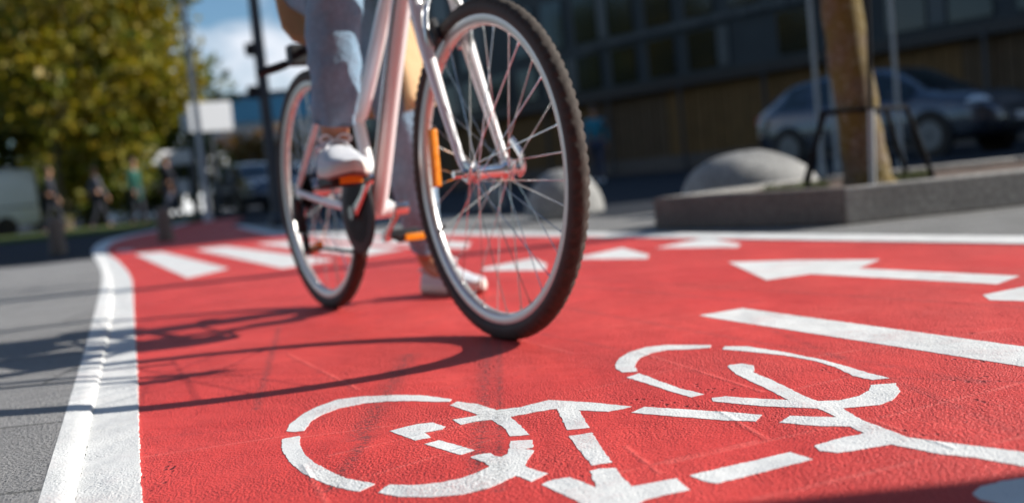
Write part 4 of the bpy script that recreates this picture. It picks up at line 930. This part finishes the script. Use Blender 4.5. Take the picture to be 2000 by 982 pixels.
c3_ = copy_tree(car1); c3_.location = (-8.1, 41, -.014); c3_.rotation_euler = (0, 0, R(-75)); tag(c3_, 'distant blue car behind the dark car down the street')
for ch in c3_.children:
    if ch.name.startswith('body'): ch.data = ch.data.copy(); ch.data.materials[0] = m_carpaint2
# van
vn = empty('parked_van', (-13.75, 31.0, -.014), R(207), 'pale grey delivery van parked at the far left under the trees', 'van')
b = MB(); rings = []
for x, zb, zt, w_ in ((0, .45, 1.70, .80), (.04, .36, 1.84, .90), (.15, .32, 1.92, .93), (1.2, .3, 1.95, .94), (3.0, .3, 1.95, .94), (3.5, .3, 1.86, .93), (4.0, .3, 1.20, .92), (4.6, .3, 1.02, .88), (4.9, .36, .80, .78), (4.96, .45, .6, .65)):
    h = [(0, zb), (w_ * .9, zb), (w_, zb + .12), (w_, zt * .55), (w_ * .96, zt * .82), (w_ * .88, zt - .05), (w_ * .75, zt), (0, zt + .02)]
    rings.append([Vector((x, -y, z)) for y, z in h] + [Vector((x, y, z)) for y, z in reversed(h[1:-1])])
b.loft(rings); vb = b.build('body', m_vanpaint, vn, smooth=45)
for s in (-1, 1):
    b = MB(); b.box((3.3, s * .925, 1.35), (.9, .02, .42)); b.build('side_window', m_carglass, vb, bevel=.05)
    b = MB(); b.box((1.5, s * .945, 1.0), (.05, .012, 1.2)); b.box((1.5, s * .945, .85), (2.8, .014, .04)); b.build('door_trim', m_greycl, vb)
    b = MB(); b.box((2.3, s * .94, .36), (2.6, .03, .12)); b.build('sill', m_black, vb)
    for x in (.95, 4.0):
        b = MB(); b.lathe([(.2, s * .72), (.32, s * .72), (.33, s * .8), (.33, s * .93), (.2, s * .95)], 24, (x, 0, .33), 'Y'); b.build('wheel', m_rubber, vn)
b = MB(); b.box((-.005, 0, 1.45), (.02, 1.3, .45)); b.build('rear_window', m_carglass, vb, bevel=.03)
b = MB(); b.box((-.03, 0, .42), (.12, 1.7, .16)); b.build('bumper', m_black, vb, bevel=.03)

# ------------------------------------------------------------ the dark building on the right
F0 = Vector((-6.9, 51.4, 0)); ua = math.atan2(-.793, .61)
bd = empty('office_building', F0, ua, 'long dark slate-panelled office building with ochre boarded ground floor on the right', 'building')
LEN = 36.0; HT = 10.0
b = MB(); b.box((LEN / 2, 5, HT / 2 + 1.35), (LEN, 10, HT - 2.7)); b.build('wall', m_panel, bd)
b = MB(); b.box((LEN / 2, 5.1, HT + .15), (LEN + .3, 10.2, .3)); b.build('roof', m_fascia, bd)
# ochre vertical boards along the ground floor
b = MB(); x = 0.0; 
while x < LEN: 
    wd = .28; b.box((x + wd / 2, 5.0 + rnd.uniform(-.01, .02), 1.33), (wd - .03, 9.9, 2.66), None, 0 if (int(x / 3.4) % 4) != 1 else 1); x += wd
b.build('boarding', [m_ochre, m_ochre2], bd, smooth=0)
b = MB(); b.box((LEN / 2, -.06, 2.82), (LEN, .5, .3)); b.build('canopy', m_fascia, bd)
b = MB(); b.box((LEN / 2, -.04, .25), (LEN, .12, .5)); b.build('plinth', m_granite_dark, bd)
prw = None; k_ = 0
for r_, (z0, z1) in enumerate(((3.15, 4.35), (4.85, 6.6), (7.1, 8.9))):
    for i in range(20):
        if (i * 7 + r_ * 5) % 11 in (3,): continue
        x = .9 + i * 1.78; b = MB(); b.box((x, -.02, (z0 + z1) / 2), (1.15, .10, z1 - z0)); wn_ = b.build('window', m_glass, bd)
        if (i * 5 + r_ * 3) % 4 == 0:
            b = MB(); b.box((x + .88, -.03, (z0 + z1) / 2), (.46, .08, z1 - z0)); b.build('panel', m_panel2, bd)
for i in range(11):
    b = MB(); b.box((1.0 + i * 3.4, -.30, 1.4), (.07, .07, 2.8)); b.build('column', m_poledark, bd)
b = MB(); b.box((23.5, -.18, 4.60), (14.0, .04, .03))
x = 17
while x < 30: 
    wl_ = rnd.uniform(.10, .22); b.box((x, -.20, 4.62 + .0), (wl_, .05, rnd.choice((.16, .2, .24)))); x += wl_ + rnd.uniform(.05, .12)
b.build('sign_strip', m_panel2, bd)
# taller block nearer, out of the picture, whose shadow crosses the street
F1 = F0 + Vector((.61, -.793, 0)) * (LEN + .3)
b2 = empty('apartment_building', F1, ua, 'tall grey apartment block beyond the right edge shading the far street', 'building')
b = MB(); b.box((6.2, 6, 10.5), (12.2, 12, 21)); b.build('wall', m_greyfac, b2)
b = MB(); b.box((6.2, 6, 21.2), (12.6, 12.4, .4)); b.build('roof', m_fascia, b2)
for r_ in range(6):
    for i in range(5):
        b = MB(); b.box((1.4 + i * 2.35, -.02, 2.2 + r_ * 3.3), (1.3, .1, 1.7)); b.build('window', m_glass, b2)
# ------------------------------------------------------------ far end of the street
fb = empty('shop_building', (-31, 105, 0), R(4), 'distant flat-roofed building with a blue glazed top storey', 'building')
b = MB(); b.box((12, 5, 4.1), (24, 10, 8.2)); b.build('wall', m_greyfac, fb)
b = MB(); b.box((12, 4.9, 9.4), (24.6, 10.6, 2.4)); b.build('blue_storey', m_bluefac, fb)
b = MB(); b.box((12, 5, 10.85), (25.4, 11, .5)); b.build('roof', m_poledark, fb)
for i in range(9):
    b = MB(); b.box((1.6 + i * 2.6, -.03, 5.6), (1.7, .15, 1.6)); b.build('window', m_glass, fb)
b = MB(); b.box((9, -.2, 2.9), (17, .5, 1.5)); b.build('awning', m_whitefac, fb)
fb2 = empty('low_building', (-26, 78, 0), R(50), 'low white sunlit building beyond the end of the left trees', 'building')
b = MB(); b.box((3.5, 3.5, 2.2), (7, 7, 4.4)); b.build('wall', m_whitefac, fb2); b = MB(); b.box((3.5, 3.5, 4.55), (7.4, 7.4, .3)); b.build('roof', m_poledark, fb2)
for i in range(4):
    b = MB(); b.box((1 + i * 1.65, -.03, 2.6), (.9, .1, 1.2)); b.build('window', m_glass, fb2)
fb3 = empty('far_building', (-60, 150, 0), R(0), 'wide grey apartment block on the horizon behind the street', 'building')
b = MB(); b.box((35, 6, 4.5), (90, 12, 9)); b.build('wall', m_greyfac, fb3); b = MB(); b.box((35, 6, 9.2), (91, 12.6, .4)); b.build('roof', m_poledark, fb3)
for i in range(26):
    b = MB(); b.box((-7 + i * 3.3, -.03, 5.5), (1.6, .1, 2.0)); b.build('window', m_glass, fb3)
def board(px_, py_, y, w_, h_, rz, label, name='billboard', m=m_signwhite):
    c = pt(px_, py_, y); e = empty(name, (c.x, c.y, 0), rz, label, 'sign'); b = MB(); b.box((0, 0, c.z), (w_, .10, h_)); b.build('panel', m, e, bevel=.02)
    b = MB(); b.tube([(0, .08, 0), (0, .08, c.z)], .05, 10); b.build('post', m_poledark, e); return e
board(410, 229, 27, 1.10, .74, R(30), 'large white sign board catching the sun right of the pale lamp post')
board(371, 241, 27, .42, .46, R(36), 'smaller white sign board left of the pale lamp post')
ks = empty('bus_shelter', (-11.7, 34.5, 0), R(38), 'bus shelter with a white fascia beyond the group of people', 'bus shelter')
b = MB(); b.box((.8, .6, 2.05), (1.7, 1.2, .48)); b.build('fascia', m_signwhite, ks, bevel=.03)
for x in (0.05, 1.55):
    for y in (0.1, 1.1):
        b = MB(); b.box((x, y, .9), (.07, .07, 1.8)); b.build('post', m_poledark, ks)
b = MB(); b.box((.8, 1.12, 1.0), (1.4, .02, 1.4)); b.build('glass_wall', m_glass, ks)
for x in (.35, 1.2):
    b = MB(); b.box((x, -.05, 1.05), (.42, .04, .50)); b.build('poster_panel', m_signwhite, ks)
# other side of the street, unseen, added to block sky light on the facades
b3 = empty('apartment_building', (32, -13, 0), math.pi, 'long brown apartment terrace behind the viewpoint, unseen, added to block sky light', 'building')
b = MB(); b.box((32, 6, 9.5), (64, 12, 19)); b.build('wall', m_ochre2, b3)
b = MB(); b.box((32, 6, 19.2), (64.5, 12.5, .4)); b.build('roof', m_fascia, b3)
for r_ in range(5):
    for i in range(16):
        b = MB(); b.box((2.2 + i * 3.95, -.02, 2.4 + r_ * 3.5), (1.7, .1, 1.9)); b.build('window', m_glass, b3)
# unseen cabinet-like box, added to cast shade on the corner of the path
cb = empty('shadow_box', (3.0, .10, 0), 0, 'unseen grey box added outside the lower right corner to cast its shadow', 'added shadow caster')
b = MB(); b.box((.3, .63, .77), (.6, 1.26, 1.46)); b.build('body', m_nickelbox, cb, bevel=.01)
b = MB(); b.box((.3, .63, 1.52), (.66, 1.32, .05)); b.build('roof', m_nickelbox, cb, bevel=.01)
for y in (.33, .94):
    b = MB(); b.box((-.008, y, .77), (.02, .56, 1.30)); d_ = b.build('door', m_nickelbox, cb, bevel=.004); b = MB(); b.box((-.03, y + .2, .8), (.03, .03, .12)); b.build('handle', m_black, d_, bevel=.003)
